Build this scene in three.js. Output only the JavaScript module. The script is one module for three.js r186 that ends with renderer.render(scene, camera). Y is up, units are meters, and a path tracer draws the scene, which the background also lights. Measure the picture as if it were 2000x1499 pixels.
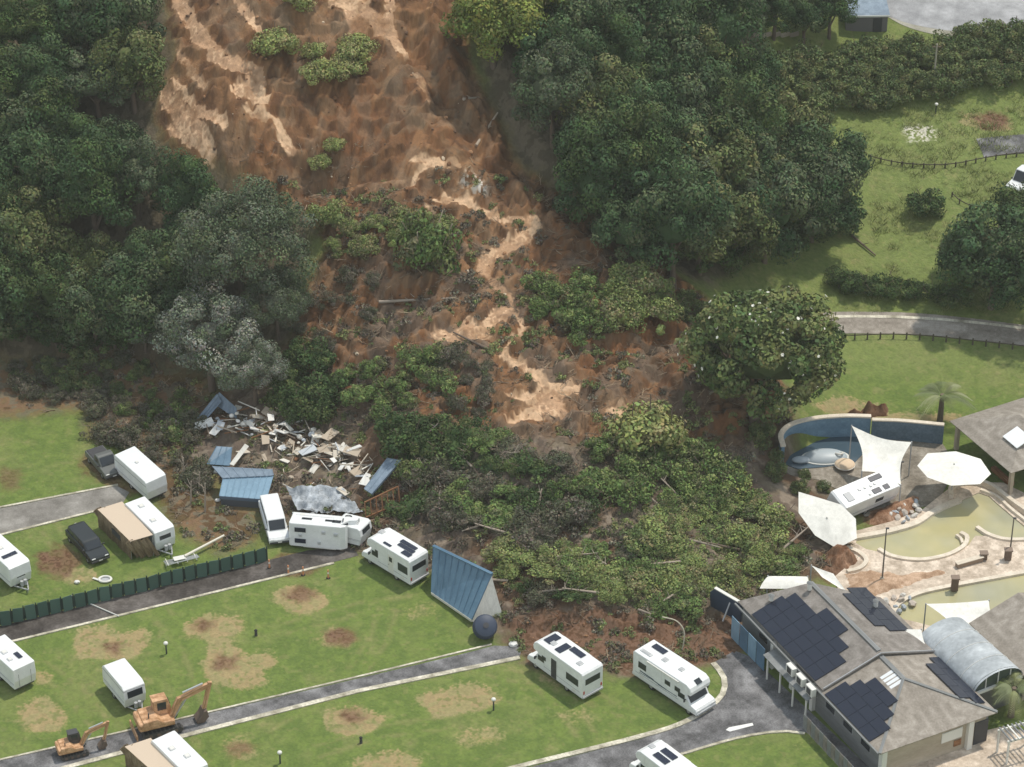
import * as THREE from 'three';
import { mergeGeometries } from 'three/addons/utils/BufferGeometryUtils.js';
import { RoundedBoxGeometry } from 'three/addons/geometries/RoundedBoxGeometry.js';

// ---------------------------------------------------------------- camera, sky, sun, exposure
const scene = new THREE.Scene();
const camera = new THREE.PerspectiveCamera(15.1, 1024 / 767, 1, 2500);
camera.position.set(0, 152, 234);
camera.lookAt(0, 0, 0);
const renderer = new THREE.WebGLRenderer();
renderer.toneMapping = THREE.LinearToneMapping;
renderer.toneMappingExposure = 1.04;
renderer.shadowMap.enabled = true;
const SKY = 1.0;
const SUN = new THREE.Vector3(0.29, 0.90, -0.27).normalize();
{ // hazy summer sky: pale blue overhead, milky towards the horizon, thin cloud
  const w = 256, h = 128, d = new Float32Array(w * h * 4);
  for (let j = 0; j < h; j++) for (let i = 0; i < w; i++) {
    const el = (j + 0.5) / h * Math.PI - Math.PI / 2, az = (i + 0.5) / w * Math.PI * 2, y = Math.max(0, Math.sin(el)), t = Math.pow(1 - y, 2.2);
    const cl = 0.5 + 0.5 * Math.sin(az * 3 + Math.sin(el * 5) * 2) * Math.sin(el * 7 + Math.cos(az * 2) * 1.5), k = 0.3 * cl * (1 - 0.4 * t);
    const c = [0.50, 0.60, 0.71].map((v, q) => { const m = v + ([0.82, 0.84, 0.82][q] - v) * t; return (m + (0.92 - m) * k) * SKY; });
    d.set([...c, 1], (j * w + i) * 4);
  }
  const tex = new THREE.DataTexture(d, w, h, THREE.RGBAFormat, THREE.FloatType); tex.mapping = THREE.EquirectangularReflectionMapping; tex.magFilter = THREE.LinearFilter; tex.minFilter = THREE.LinearFilter; tex.wrapS = THREE.RepeatWrapping; tex.needsUpdate = true;
  scene.background = tex; scene.environment = tex;
}
const sun = new THREE.DirectionalLight(new THREE.Color(1, 0.93, 0.82), 2.9);
sun.position.copy(SUN).multiplyScalar(200);
sun.castShadow = true; sun.shadow.radius = 4; sun.shadow.mapSize.set(4096, 4096);
Object.assign(sun.shadow.camera, { left: -80, right: 80, top: 80, bottom: -80, near: 10, far: 500 });
scene.add(sun, sun.target);
scene.fog = new THREE.FogExp2(new THREE.Color(0.82, 0.84, 0.78), 0.00015);

// ---------------------------------------------------------------- helpers
let seed = 12345;
function rnd() { seed = (seed + 0x6D2B79F5) | 0; let t = Math.imul(seed ^ (seed >>> 15), 1 | seed); t = (t + Math.imul(t ^ (t >>> 7), 61 | t)) ^ t; return ((t ^ (t >>> 14)) >>> 0) / 4294967296; }
const rr = (a, b) => a + (b - a) * rnd();
const clamp = (v, a = 0, b = 1) => Math.max(a, Math.min(b, v));
const smooth = (a, b, v) => { const t = clamp((v - a) / (b - a)); return t * t * (3 - 2 * t); };
const lerp = (a, b, t) => a + (b - a) * t;
function hash(x, y) { let h = Math.imul(x, 374761393) + Math.imul(y, 668265263) | 0; h = Math.imul(h ^ (h >>> 13), 1274126177); return ((h ^ (h >>> 16)) >>> 0) / 4294967296; }
function noise(x, y) { const xi = Math.floor(x), yi = Math.floor(y); let fx = x - xi, fy = y - yi; fx = fx * fx * (3 - 2 * fx); fy = fy * fy * (3 - 2 * fy); const a = hash(xi, yi), b = hash(xi + 1, yi), c = hash(xi, yi + 1), d = hash(xi + 1, yi + 1); return a + (b - a) * fx + (c - a) * fy + (a - b - c + d) * fx * fy; }
function fbm(x, y, n = 4) { let s = 0, a = 0.5, t = 0; for (let i = 0; i < n; i++) { s += a * noise(x, y); t += a; x = x * 2.03 + 17.3; y = y * 2.03 + 9.1; a *= 0.5; } return s / t; }
function std(r, g, b, rough = 0.8, o = {}) { const m = new THREE.MeshStandardMaterial({ roughness: rough, ...o }); m.color.setRGB(r, g, b); return m; }
function shade(o) { o.traverse(c => { if (c.isMesh) { c.castShadow = true; c.receiveShadow = true; } }); return o; }
const used = {};
function numbered(n) { const k = used[n] = (used[n] ?? -1) + 1; return k ? n + '_' + String(k).padStart(3, '0') : n; }
function tag(o, label, category, group, kind) { if (label) o.userData.label = label; if (category) o.userData.category = category; if (group) o.userData.group = group; if (kind) o.userData.kind = kind; return o; }
function part(name, geo, m, parent) { const o = new THREE.Mesh(Array.isArray(geo) ? join(geo) : geo, m); o.name = name; o.castShadow = o.receiveShadow = true; parent.add(o); return o; }
function join(list) { if (list.length === 1) return list[0]; return mergeGeometries(list.map(g => { const q = g.index ? g.toNonIndexed() : g.clone(); for (const k of Object.keys(q.attributes)) if (!['position', 'normal', 'uv'].includes(k)) q.deleteAttribute(k); if (!q.attributes.uv) q.setAttribute('uv', new THREE.Float32BufferAttribute(new Float32Array(q.attributes.position.count * 2), 2)); return q; })); }
function thing(name, label, category, pos, yaw = 0, group) { const o = new THREE.Group(); o.name = numbered(name); o.position.set(...pos); o.rotation.y = yaw; scene.add(o); return tag(o, label, category, group); }
function single(name, geo, m, label, category, group, kind) { const o = part(numbered(name), geo, m, scene); return tag(o, label, category, group, kind); }
function bx(w, h, d, x = 0, y = 0, z = 0, rx = 0, ry = 0, rz = 0) { const g = new THREE.BoxGeometry(w, h, d); if (rx || ry || rz) g.applyMatrix4(new THREE.Matrix4().makeRotationFromEuler(new THREE.Euler(rx, ry, rz))); return g.translate(x, y, z); }
function rb(w, h, d, r, x = 0, y = 0, z = 0) { return new RoundedBoxGeometry(w, h, d, 2, r).translate(x, y, z); }
function cyl(r0, r1, h, x = 0, y = 0, z = 0, n = 12) { return new THREE.CylinderGeometry(r1, r0, h, n).translate(x, y + h / 2, z); }
const V = (x, y, z) => new THREE.Vector3(x, y, z);
function bar(a, b, r0, r1 = r0, n = 7) { const A = V(...a), B = V(...b), d = B.clone().sub(A); const g = new THREE.CylinderGeometry(r1, r0, d.length(), n); g.applyQuaternion(new THREE.Quaternion().setFromUnitVectors(V(0, 1, 0), d.normalize())); return g.translate((A.x + B.x) / 2, (A.y + B.y) / 2, (A.z + B.z) / 2); }
function beam(a, b, w, h) { const A = V(...a), B = V(...b), d = B.clone().sub(A); const g = new THREE.BoxGeometry(w, h, d.length()); const m = new THREE.Matrix4().lookAt(B, A, V(0, 1, 0)); g.applyMatrix4(m); return g.translate((A.x + B.x) / 2, (A.y + B.y) / 2, (A.z + B.z) / 2); }
// flat-sided solid: outline in x (along) and y (up), extruded across z from -w/2 to w/2
function side(pts, w, bevel = 0.05) { const s = new THREE.Shape(pts.map(p => new THREE.Vector2(...p))); const g = new THREE.ExtrudeGeometry(s, { depth: w - 2 * bevel, bevelEnabled: bevel > 0, bevelThickness: bevel, bevelSize: bevel, bevelOffset: -bevel, bevelSegments: 2, curveSegments: 8 }); return g.translate(0, 0, -w / 2 + bevel); }
// slab with the given outline in plan [[x, z], ...], between heights y0 and y1
function slab(pts, y0, y1, holes = [], bevel = 0) { const s = new THREE.Shape(pts.map(p => new THREE.Vector2(p[0], -p[1]))); for (const h of holes) s.holes.push(new THREE.Path(h.map(p => new THREE.Vector2(p[0], -p[1])))); const g = new THREE.ExtrudeGeometry(s, { depth: y1 - y0, bevelEnabled: false }); return g.rotateX(-Math.PI / 2).translate(0, y0, 0); }
// solid from a polygon of 3D points (a roof plane, a sheet), with thickness below it
function plate(pts, t = 0.06) { const n = pts.length, pos = [], tri = (a, b, c) => pos.push(...a, ...b, ...c); const A = V(...pts[0]), N = V(...pts[1]).sub(A).cross(V(...pts[2]).sub(A)).normalize(); if (N.y < 0) { pts = [...pts].reverse(); N.negate(); } const low = pts.map(p => [p[0] - N.x * t, p[1] - N.y * t, p[2] - N.z * t]); for (let i = 1; i < n - 1; i++) { tri(pts[0], pts[i], pts[i + 1]); tri(low[0], low[i + 1], low[i]); } for (let i = 0; i < n; i++) { const j = (i + 1) % n; tri(pts[i], low[i], low[j]); tri(pts[i], low[j], pts[j]); } const g = new THREE.BufferGeometry(); g.setAttribute('position', new THREE.Float32BufferAttribute(pos, 3)); g.setAttribute('uv', new THREE.Float32BufferAttribute(pos.length / 3 * 2 | 0 ? pos.reduce((u, v, i) => { if (i % 3 !== 1) u.push(v); return u; }, []) : [], 2)); g.computeVertexNormals(); return g; }
function curve(pts, n = 60) { return new THREE.CatmullRomCurve3(pts.map(p => V(p[0], 0, p[1]))).getSpacedPoints(n).map(p => [p.x, p.z]); }
const inside = (p, poly) => { let c = false; for (let i = 0, j = poly.length - 1; i < poly.length; j = i++) { const a = poly[i], b = poly[j]; if ((a[1] > p[1]) !== (b[1] > p[1]) && p[0] < (b[0] - a[0]) * (p[1] - a[1]) / (b[1] - a[1]) + a[0]) c = !c; } return c; };

// ---------------------------------------------------------------- terrain: surveyed heights [x, z, height] and a smooth surface through them
const HILL = [[-41.1, 55.8, -0.5], [-20.6, 55.8, -0.5], [0, 55.8, -0.5], [20.6, 55.8, -0.5], [41.1, 55.8, -0.5], [-43.6, 39.3, -0.5], [-30.9, 35.7, -0.5], [-17.6, 35.7, -0.5], [-4.3, 42.1, -0.5], [19.3, 43.4, -0.5], [30.1, 42.7, -0.5], [43.6, 39.3, -0.5], [-46.3, 20.5, -0.5], [-32.4, 21.3, -0.5], [-48.2, 8.1, -0.5], [-42.5, 7.3, -0.5], [-24.6, 20.5, -0.5], [31.6, 28.3, -0.5], [45.8, 24.5, -0.5], [31.8, 17.3, -0.5], [47.8, 10.7, -0.5], [40.4, 12.4, -0.5], [-13.5, 29.1, -0.5], [-6.7, 32.8, -0.5], [10.8, 42.7, -0.5], [-52, 28.3, -0.5], [53.3, 20.5, -0.5], [49.5, 42.7, -0.5], [-48.4, 49.5, -0.5], [31.2, 8.9, 0], [36.6, 3.6, 0], [48.8, 3.6, 0], [-1.7, 39.9, 0], [4.4, 39.2, 0], [21, 37.8, 0], [25.8, 27.5, 0], [-21.7, 21.2, 0], [-49.1, 1.8, 0], [-42.3, 0.9, 0], [-36, 8.9, 0], [-30.8, 13.1, 0], [33.6, -1.1, 1.05], [49.4, -1.1, 1.05], [32.2, -7.6, 1.05], [50.4, -7.6, 1.05], [40.3, -7.6, 1.05], [-28.8, 8.4, 0.82], [-24.5, 14.3, 0.82], [-17.9, 14.3, 0.82], [-13.8, 21.6, 0.82], [-20.4, 19.2, 0.82], [-4.4, 33, 1.87], [4.4, 37.4, 1.87], [17.8, 31.5, 1.87], [-10.1, 20.7, 1.87], [23, 20.7, 1.87], [0, 27.5, 2.81], [8.9, 31.3, 2.81], [16, 23.6, 2.81], [20.3, 13, 2.81], [-16.7, 8.8, 2.81], [-4.6, 19.2, 4.21], [6.9, 21.6, 4.21], [14.1, 13.4, 4.21], [-19.3, 3.9, 4.21], [2.3, 15.2, 5.38], [-9.4, 12.6, 5.38], [21.7, 3.9, 5.38], [-4.8, 6.8, 7.25], [4.8, 6.8, 7.25], [14.3, 6, 7.25], [-14.5, 1.4, 7.25], [0, -2, 9.71], [12.2, -2, 9.71], [-10.7, -2, 9.71], [0, -8.2, 12.29], [7.4, -7.3, 12.29], [-14.8, -7.3, 12.29], [-19, -13.2, 12.29], [-5, -13.1, 15.79], [-15, -14.1, 15.79], [-22, -14.1, 15.79], [-27.6, -18.1, 19.89], [-10.1, -20.3, 19.89], [-19.2, -20.3, 19.89], [-31.5, -25.6, 23.4], [-15.3, -26.7, 23.4], [-5.1, -26.7, 23.4], [-29.8, -31.1, 26.91], [-18, -31.1, 26.91], [-7.7, -31.1, 26.91], [-52, -33.7, 24.57], [-41.7, -34.9, 24.57], [-46.6, -29.2, 19.89], [-38.6, -26.9, 19.89], [-51, -20.5, 14.62], [-41.7, -19.4, 14.62], [-32.7, -16.3, 14.62], [-50.2, -11.3, 8.77], [-40, -10.3, 8.77], [-30.1, -11.3, 8.77], [-49.9, -6.3, 4.21], [-38.8, -5.3, 4.21], [-28.7, -3.5, 4.21], [-49.5, -2.2, 1.52], [-38.5, -1.2, 1.52], [-28.5, 0.6, 1.52], [2.6, -31.4, 23.4], [2.6, -24.7, 18.72], [10.5, -33.9, 18.72], [7.6, -16.3, 14.62], [15.7, -30.4, 14.62], [12.6, -13.3, 10.53], [21.1, -29.2, 10.53], [17.6, -11.3, 7.6], [26.5, -29, 7.6], [21.1, -9.9, 4.91], [28.8, -23.1, 4.91], [35, -33.9, 4.91], [16.5, -48.4, 17.55], [26.7, -50.6, 12.87], [30.9, -15.8, 2.57], [38.7, -16.8, 2.57], [51.6, -16.8, 2.57], [37.1, -26.1, 2.57], [42.6, -28.4, 3.74], [53.2, -28.4, 3.74], [39.4, -40.2, 5.85], [49.3, -40.2, 5.85], [57.5, -40.2, 5.85], [36.1, -46.3, 7.6], [50.1, -47.5, 7.6], [58.4, -47.5, 7.6], [35.1, -55.4, 10.53], [47.9, -54.1, 10.53], [59.2, -54.1, 10.53], [42.9, -60.7, 11.7], [54.4, -60.7, 11.7], [-70.2, -82, 39.78], [-40.95, -82, 44.46], [-11.7, -82, 44.46], [17.55, -82, 37.44], [40.95, -82, 17.55], [70.2, -82, 9.36], [82, -35, 5.8], [-82, -23, 18.7]];
const HW = (() => { const n = HILL.length, N = n + 3, A = []; for (let i = 0; i < N; i++) { A.push(new Float64Array(N + 1)); } for (let i = 0; i < n; i++) { for (let j = 0; j < n; j++) A[i][j] = Math.sqrt((HILL[i][0] - HILL[j][0]) ** 2 + (HILL[i][1] - HILL[j][1]) ** 2 + 12.25) - (i === j ? 1.5 : 0); A[i][n] = A[n][i] = 1; A[i][n + 1] = A[n + 1][i] = HILL[i][0]; A[i][n + 2] = A[n + 2][i] = HILL[i][1]; A[i][N] = HILL[i][2]; }
  for (let c = 0; c < N; c++) { let p = c; for (let r = c + 1; r < N; r++) if (Math.abs(A[r][c]) > Math.abs(A[p][c])) p = r; [A[c], A[p]] = [A[p], A[c]]; for (let r = c + 1; r < N; r++) { const f = A[r][c] / A[c][c]; if (f) for (let k = c; k <= N; k++) A[r][k] -= f * A[c][k]; } }
  const w = new Float64Array(N); for (let r = N - 1; r >= 0; r--) { let s = A[r][N]; for (let k = r + 1; k < N; k++) s -= A[r][k] * w[k]; w[r] = s / A[r][r]; } return w; })();
function hillAt(x, z) { const n = HILL.length; let t = HW[n] + HW[n + 1] * x + HW[n + 2] * z; for (let i = 0; i < n; i++) { const a = x - HILL[i][0], b = z - HILL[i][1]; t += HW[i] * Math.sqrt(a * a + b * b + 12.25); } return t <= 0 ? 0 : t < 0.6 ? t * t / 1.2 : t - 0.3; }

// ground cover regions in plan, drawn to masks over the survey area
const X0 = -72, X1 = 72, Z0 = -91, Z1 = 65, GS = 0.28, MS = 1024;
const mx = x => (x - X0) / (X1 - X0) * MS, mz = z => (z - Z0) / (Z1 - Z0) * MS;
function mask(draw, blur = 0) {
  const c = document.createElement('canvas'); c.width = c.height = MS; const g = c.getContext('2d');
  g.fillStyle = '#000'; g.fillRect(0, 0, MS, MS); g.fillStyle = '#fff'; g.strokeStyle = '#fff'; g.lineCap = g.lineJoin = 'round';
  const poly = (p, a = 1) => { g.globalAlpha = a; g.beginPath(); p.forEach((q, i) => i ? g.lineTo(mx(q[0]), mz(q[1])) : g.moveTo(mx(q[0]), mz(q[1]))); g.closePath(); g.fill(); g.globalAlpha = 1; };
  const line = (p, w, a = 1) => { g.globalAlpha = a; g.lineWidth = 1.17 * w / (X1 - X0) * MS; g.beginPath(); p.forEach((q, i) => i ? g.lineTo(mx(q[0]), mz(q[1])) : g.moveTo(mx(q[0]), mz(q[1]))); g.stroke(); g.globalAlpha = 1; };
  const spot = (p, r, a = 1) => { g.globalAlpha = a; g.beginPath(); g.ellipse(mx(p[0]), mz(p[1]), 1.17 * r / (X1 - X0) * MS, r * 0.95 / (Z1 - Z0) * MS, 0, 0, 7); g.fill(); g.globalAlpha = 1; };
  draw(poly, line, spot);
  const d = g.getImageData(0, 0, MS, MS).data; let a = new Float32Array(MS * MS); for (let i = 0; i < a.length; i++) a[i] = d[i * 4] / 255;
  for (let pass = 0; pass < 2 && blur; pass++) { const k = blur, b = new Float32Array(MS * MS); for (let y = 0; y < MS; y++) { let s = 0; for (let x = -k; x < MS + k; x++) { s += a[y * MS + Math.min(MS - 1, x + k)] ; if (x - k - 1 >= -1) s -= a[y * MS + Math.max(0, x - k - 1)]; if (x >= 0 && x < MS) b[y * MS + x] = s / (2 * k + 1); if (x < 0) continue; } } for (let x = 0; x < MS; x++) { let s = 0; for (let y = 0; y < Math.min(k, MS); y++) s += b[y * MS + x]; for (let y = 0; y < MS; y++) { s += b[Math.min(MS - 1, y + k) * MS + x]; if (y - k - 1 >= 0) s -= b[(y - k - 1) * MS + x]; a[y * MS + x] = clamp(s / (2 * k + 1)); } } }
  return (x, z) => { const u = clamp(mx(x), 0, MS - 1.001), v = clamp(mz(z), 0, MS - 1.001), i = u | 0, j = v | 0, fu = u - i, fv = v - j, o = j * MS + i; const i1 = i < MS - 1 ? 1 : 0, j1 = j < MS - 1 ? MS : 0; return (a[o] * (1 - fu) + a[o + i1] * fu) * (1 - fv) + (a[o + j1] * (1 - fu) + a[o + j1 + i1] * fu) * fv; };
}
const REG = {
  scar: [[-35.55, -36.17], [-33.36, -24.4], [-35.38, -22.95], [-34.36, -18.29], [-26.55, -14.73], [-19.95, -11.51], [-17.84, -8.52], [-20.13, -2.88], [-21.43, 1.71], [-17.28, 6.87], [-11.29, 12.9], [-4.66, 15.24], [8.35, 17], [20.17, 14.92], [26.08, 5.53], [18.85, -5.83], [13.41, -8.33], [6.5, -13.21], [0.5, -17.2], [-2.03, -22.79], [-4.08, -25.78], [-5.2, -35.33]],
  debris: [[-21.46, 1.17], [-27.82, 2.84], [-29.95, 6.8], [-29.86, 13.12], [-22.69, 20.45], [-18.65, 25.93], [-12.66, 27.85], [-6.71, 30.85], [-1.53, 38.65], [1.72, 43.37], [10.24, 45.07], [18.95, 42.34], [20.51, 38.49], [26.89, 30.49], [30.56, 29.74], [29.87, 18.03], [26.14, 11.48], [26.13, 4.81], [19.48, 0.42], [0, 0.33]],
  scrub: [[-49.51, -2.01], [-38.12, -2.39], [-28.42, 1.37], [-28.82, 8.58], [-27.07, 18.03], [-22.63, 21.24], [-22.72, 26.32], [-25.77, 27.85], [-30.18, 24.39], [-35.83, 10.57], [-39.52, 9.72], [-40.64, 4.51], [-46.54, 5.83], [-51.32, 6.27], [-52.27, -0.64]],
  leftWood: [[-63.1, -38.56], [-35.55, -36.17], [-33.36, -24.4], [-35.38, -22.95], [-34.36, -18.29], [-26.55, -14.73], [-18.95, -11.4], [-21.43, 1.71], [-28.42, 1.37], [-38.59, -1.95], [-49.51, -2.01], [-58.65, 1.42]],
  rightWood: [[-5.2, -35.33], [-2.03, -22.79], [0.5, -17.2], [6.5, -13.21], [13.41, -8.33], [18.97, -7.95], [24.68, -17.05], [31.1, -25.43], [33.31, -32.75], [30.48, -39.21], [27.73, -48.66], [24.7, -56.32]],
  lawnDry: [[28.14, 4.44], [31.88, -3.85], [52.54, -5.21], [51.11, 4.52], [33.93, 5.85]],
};
const mScar = mask(p => p(REG.scar), 3), mDeb = mask(p => p(REG.debris), 5), mScrub = mask(p => p(REG.scrub), 5);
const mWood = mask(p => { p(REG.leftWood); p(REG.rightWood); }, 4);
const mTan = mask((p, l, s) => {
  l([[-33.56, -31.94], [-31.44, -27.66], [-29.47, -24.93], [-28.11, -23.39]], 1.1); l([[-28.11, -23.39], [-25.27, -22.46], [-24.93, -20.33], [-26.71, -20.78]], 1.3); l([[-26.68, -20.09], [-23.91, -19.93]], 0.7);
  l([[-34.3, -22.48], [-32.35, -19.99], [-30.19, -17.76], [-29.65, -16.61]], 1.2, 0.8); l([[-33.29, -23.19], [-30.79, -20.04], [-28.14, -18.28]], 0.7); l([[-33.64, -19.64], [-31.48, -17.63]], 0.6, 0.7);
  l([[-33.49, -26.73], [-31.74, -23.71], [-30.35, -21.82]], 0.6, 0.7); l([[-25.63, -18.79], [-23.11, -18.38], [-22.34, -17.28], [-21.56, -16.03]], 0.8, 0.8); l([[-27.43, -30.06], [-26.02, -27.71], [-24.95, -26.62]], 0.7);
  l([[-17.46, -30.48], [-14.35, -29.36], [-12.27, -27.58]], 1.6, 0.7); l([[-12.07, -30.59], [-12.44, -28.32], [-10.7, -25.56]], 0.9); l([[-15.9, -29.56], [-15.34, -27.63]], 1.5, 0.5); l([[-9.14, -23.59], [-8.09, -21.13]], 0.8, 0.5);
  l([[-9.59, -14.83], [-7.49, -14.61], [-5.49, -14.4]], 0.7); l([[-7.49, -14.4], [-9.56, -12.88]], 0.6); l([[-6.94, -10.81], [-3.97, -10.92]], 0.6); l([[-8.17, -10.03], [-7.42, -9.68]], 0.5);
  l([[-4.71, -10.7], [-2.48, -9.91], [-0.49, -9.21], [2.48, -9.57]], 0.8); l([[2.23, -8.88], [0.99, -7.19], [-0.98, -6.05], [-2.21, -5.17], [-2.69, -4.05]], 1.2); l([[-2.69, -4.05], [-1.46, -2.1], [0, -0.89], [-0.1, 0.64], [-1.93, 1.86]], 0.6);
  l([[-0.48, 0.94], [-2.41, 2.79], [-4.81, 3.31]], 1.3, 0.85); p([[-8.09, 2.85], [-6.26, 2.59], [-4.33, 3.46], [-1.68, 4.2], [-4.79, 4.68], [-7.2, 4.52]]); l([[0, 0.65], [1.2, 2.88], [-0.48, 5.05], [-0.72, 6]], 0.4);
  l([[-0.72, 6], [1.43, 7.9], [2.84, 9.44], [3.54, 11]], 0.8); p([[-0.94, 11.43], [2.83, 10.39], [2.37, 8.19], [3.79, 9.41], [6.62, 9.91], [6.13, 10.86], [4.71, 11.07], [5.16, 13.12], [3.27, 14.19], [-0.7, 14.77], [0.94, 12.99], [1.88, 12.33]]); p([[8.46, 12.5], [10.12, 11.97], [11.53, 12.33], [11.02, 13.63], [9.81, 14.93]]);
  s([30.77, 13.51], 1.4); l([[-14.98, -13.61], [-9.96, -12.9]], 0.5, 0.4); l([[8.47, 11.89], [12.3, 10.2]], 0.6, 0.3);
}, 0);
const mPale = mask((p, l, s) => { p([[-5.23, -12.69], [-3.49, -13.67], [-1.74, -12.32], [-2.98, -11.64], [-4.47, -11.89]]); l([[-20.85, 12.61], [-14.07, 15.19]], 1.5, 0.4); s([43.87, -40.61], 1.6, 0.9); }, 1);
const mBare = mask((p, l, s) => { const q = (a, ...b) => p(b, a);
  q(1, [-37.13, 39.9], [-36.67, 38.35], [-34.76, 37.92], [-33.74, 39.2], [-31.21, 38.35], [-30.41, 39.76], [-31.74, 42.68], [-36.58, 42.54]); q(0.8, [-28.23, 37.64], [-26.36, 36.49], [-23.27, 36.71], [-22.69, 38.49], [-24.27, 40.46], [-27.83, 39.55]);
  q(0.9, [-25.81, 42.68], [-25.59, 40.25], [-23.88, 39.9], [-22.41, 42.13], [-20.29, 41.64], [-19.53, 43.37], [-20.97, 44.19], [-20.06, 46.08], [-22.48, 46.75], [-25.81, 45.07]); q(1, [-20.6, 34.03], [-19.6, 32.34], [-16.89, 33.08], [-15.55, 34.76], [-17.14, 36.42], [-18.9, 36.35]);
  q(0.6, [-16.96, 39.55], [-15.29, 38.14], [-13.04, 39.55], [-13.4, 41.16], [-16.01, 40.95]); q(1, [-7.95, 47.42], [-2.98, 45.74], [-0.63, 47.75], [-2.31, 49.27], [-6.28, 50.32]); q(1, [-15.54, 49.54], [-12.63, 48.88], [-10.26, 50.39], [-11.24, 52.14], [-13.7, 52.78], [-15.02, 51.36]);
  q(0.5, [-4.79, 52.01], [-1.25, 51.23], [0, 52.97], [-4.13, 54.44]); q(0.8, [-12.73, 55.82], [-9.5, 54.12], [-6.98, 55.82], [-8.17, 57.38], [-12.66, 57.38]); q(0.8, [-40.8, 49.08], [-38.52, 47.29], [-36.26, 50.06], [-36.62, 52.14], [-39.5, 52.33]);
  q(0.5, [-23.63, 53.16], [-21.81, 52.65], [-19.97, 55.07], [-21.34, 55.95], [-23.06, 55.07]); q(0.4, [-9.69, 35.63], [-6.62, 34.91], [-6.15, 36.71], [-8.76, 37.42]); q(0.8, [-39.81, 44.05], [-38.23, 44.73], [-38.47, 46.08], [-39.53, 46.08]); q(0.35, [3.36, 49.4], [6.32, 48.75], [7.1, 51.04], [4.17, 51.68]);
  q(0.9, [-39.4, 30.86], [-36.86, 29.59], [-35.95, 31.6], [-38.78, 32.12]); q(0.6, [1.29, 43.37], [2.57, 44.05], [4.67, 46.75], [3.39, 46.75]); l([[49.31, -42.71], [53.06, -41.87]], 1.8, 0.8); p([[28.54, 5.65], [31.71, 3.29], [36.07, 4.08], [33.96, 5.6], [28.97, 6.48]]); q(0.5, [23.21, 53.29], [24.01, 53.61], [23.1, 54.56]); l([[33.92, 5.93], [42.14, 6.09]], 1.2, 0.9); }, 2);
const mRut = mask((p, l) => { for (const [a, b] of [[[-1.71, 44.05], [10.06, 50.06]], [[-30.92, 34.91], [-24.43, 48.75]], [[-10.57, 35.63], [-12.84, 44.05]], [[-20.03, 51.36], [-14.42, 46.75]], [[-40.43, 42.68], [-33.38, 51.36]], [[1.71, 44.73], [6.23, 52.65]], [[-42.5, 21.24], [-38.71, 32.71]], [[-19.2, 38.49], [-6.2, 34.26]], [[-15.68, 54.56], [-4.18, 50.71]]]) { const d = [b[0] - a[0], b[1] - a[1]], n = Math.hypot(...d); for (const o of [-0.8, 0.8]) { const q = [-d[1] / n * o, d[0] / n * o], m = [(a[0] + b[0]) / 2 + q[0] + d[1] * 0.06, (a[1] + b[1]) / 2 + q[1] - d[0] * 0.06]; l([[a[0] + q[0], a[1] + q[1]], m, [b[0] + q[0], b[1] + q[1]]], 0.3, 0.9); } } }, 1);
const mEarth = mask((p, l, s) => { for (const [q, r, a] of [[[-33.54, 40.95], 0.7, 0.9], [[-26.32, 37.92], 0.8, 0.8], [[-24.05, 43.09], 0.9, 0.8], [[-18.28, 33.59], 1.1, 0.8], [[-14.57, 39.55], 1.2, 0.9], [[-12.99, 50.19], 0.9, 0.8], [[-21.89, 54.25], 1, 0.6], [[-19.8, 29.36], 1.6, 1], [[51.76, -42.45], 1.5, 1], [[-18.42, 29.74], 1.3, 0.8]]) s(q, r, a); p([[-41.82, 27.85], [-39.79, 26.09], [-37.66, 28.61], [-38.45, 31.23], [-40.96, 30.86]], 0.9); p([[1.72, 42.68], [10.25, 44.73], [19.14, 42.68], [20.56, 37.79], [8.76, 36.91], [-0.66, 37.92]], 0.9); p([[29.88, 27.47], [31, 29.74], [27.21, 31.97], [27.16, 27.47]]); p([[31.49, 20.45], [36.4, 18.03], [36.4, 22.03], [32.09, 23.61]]); p([[28.65, 30.86], [38.19, 29.74], [38.26, 32.71], [29.96, 35.63]], 0.6); p([[-47.22, 14.35], [-45.27, 14.76], [-44.9, 17.38], [-46.65, 18.2]], 0.6); l([[-38.82, 13.51], [-34.62, 17.22]], 2.5, 0.7); }, 2);
const mGully = mask((p, l) => { l([[-10.22, -27.5], [-7.61, -23.19], [-4.79, -19.43], [-2, -15.52]], 2.2); l([[-4.88, -30.19], [-3.32, -25.49], [-1.27, -21.39], [1.51, -16.24], [6.48, -11.9], [11.89, -8.02]], 3.0); l([[-20.52, -14.22], [-14.97, -13.41], [-9.96, -12.9]], 1.3, 0.7); l([[-13.64, -1.23], [-9.72, -0.68], [-5.34, -0.59]], 1.0, 0.7); l([[8.6, 5.99], [13.44, 4.37], [15.94, 2.3]], 1.2, 0.8); l([[-2.86, 6.59], [0, 7.15]], 0.9, 0.8); }, 5);
const mSmear = mask((p, l) => { l([[-5.99, -14.47], [-3.48, -11.58], [0.49, -8.84], [-1.96, -4.91], [-0.49, -0.3], [-3.37, 2.76]], 5, 0.8); l([[0, 0.33], [1.44, 3.51], [0.48, 6.64], [3.3, 10.38], [1.87, 13.61]], 6, 0.8); l([[-33.69, -25.55], [-29.21, -19.32], [-25.08, -17.27]], 6, 0.7); l([[-18.45, -29.36], [-12.29, -28.56]], 7, 0.6); l([[8.93, 12.44], [11.24, 13.9]], 4, 0.7); }, 9);
const mYard = mask(p => p([[25.12, 16.06], [24.56, 14.63], [25.61, 12.11], [28.46, 9.81], [33.67, 8.43], [40.87, 9.29], [40.81, 16.41], [35.94, 22.03], [31.71, 22.82], [29.75, 19.25], [27.63, 16.8]]), 2);
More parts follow.
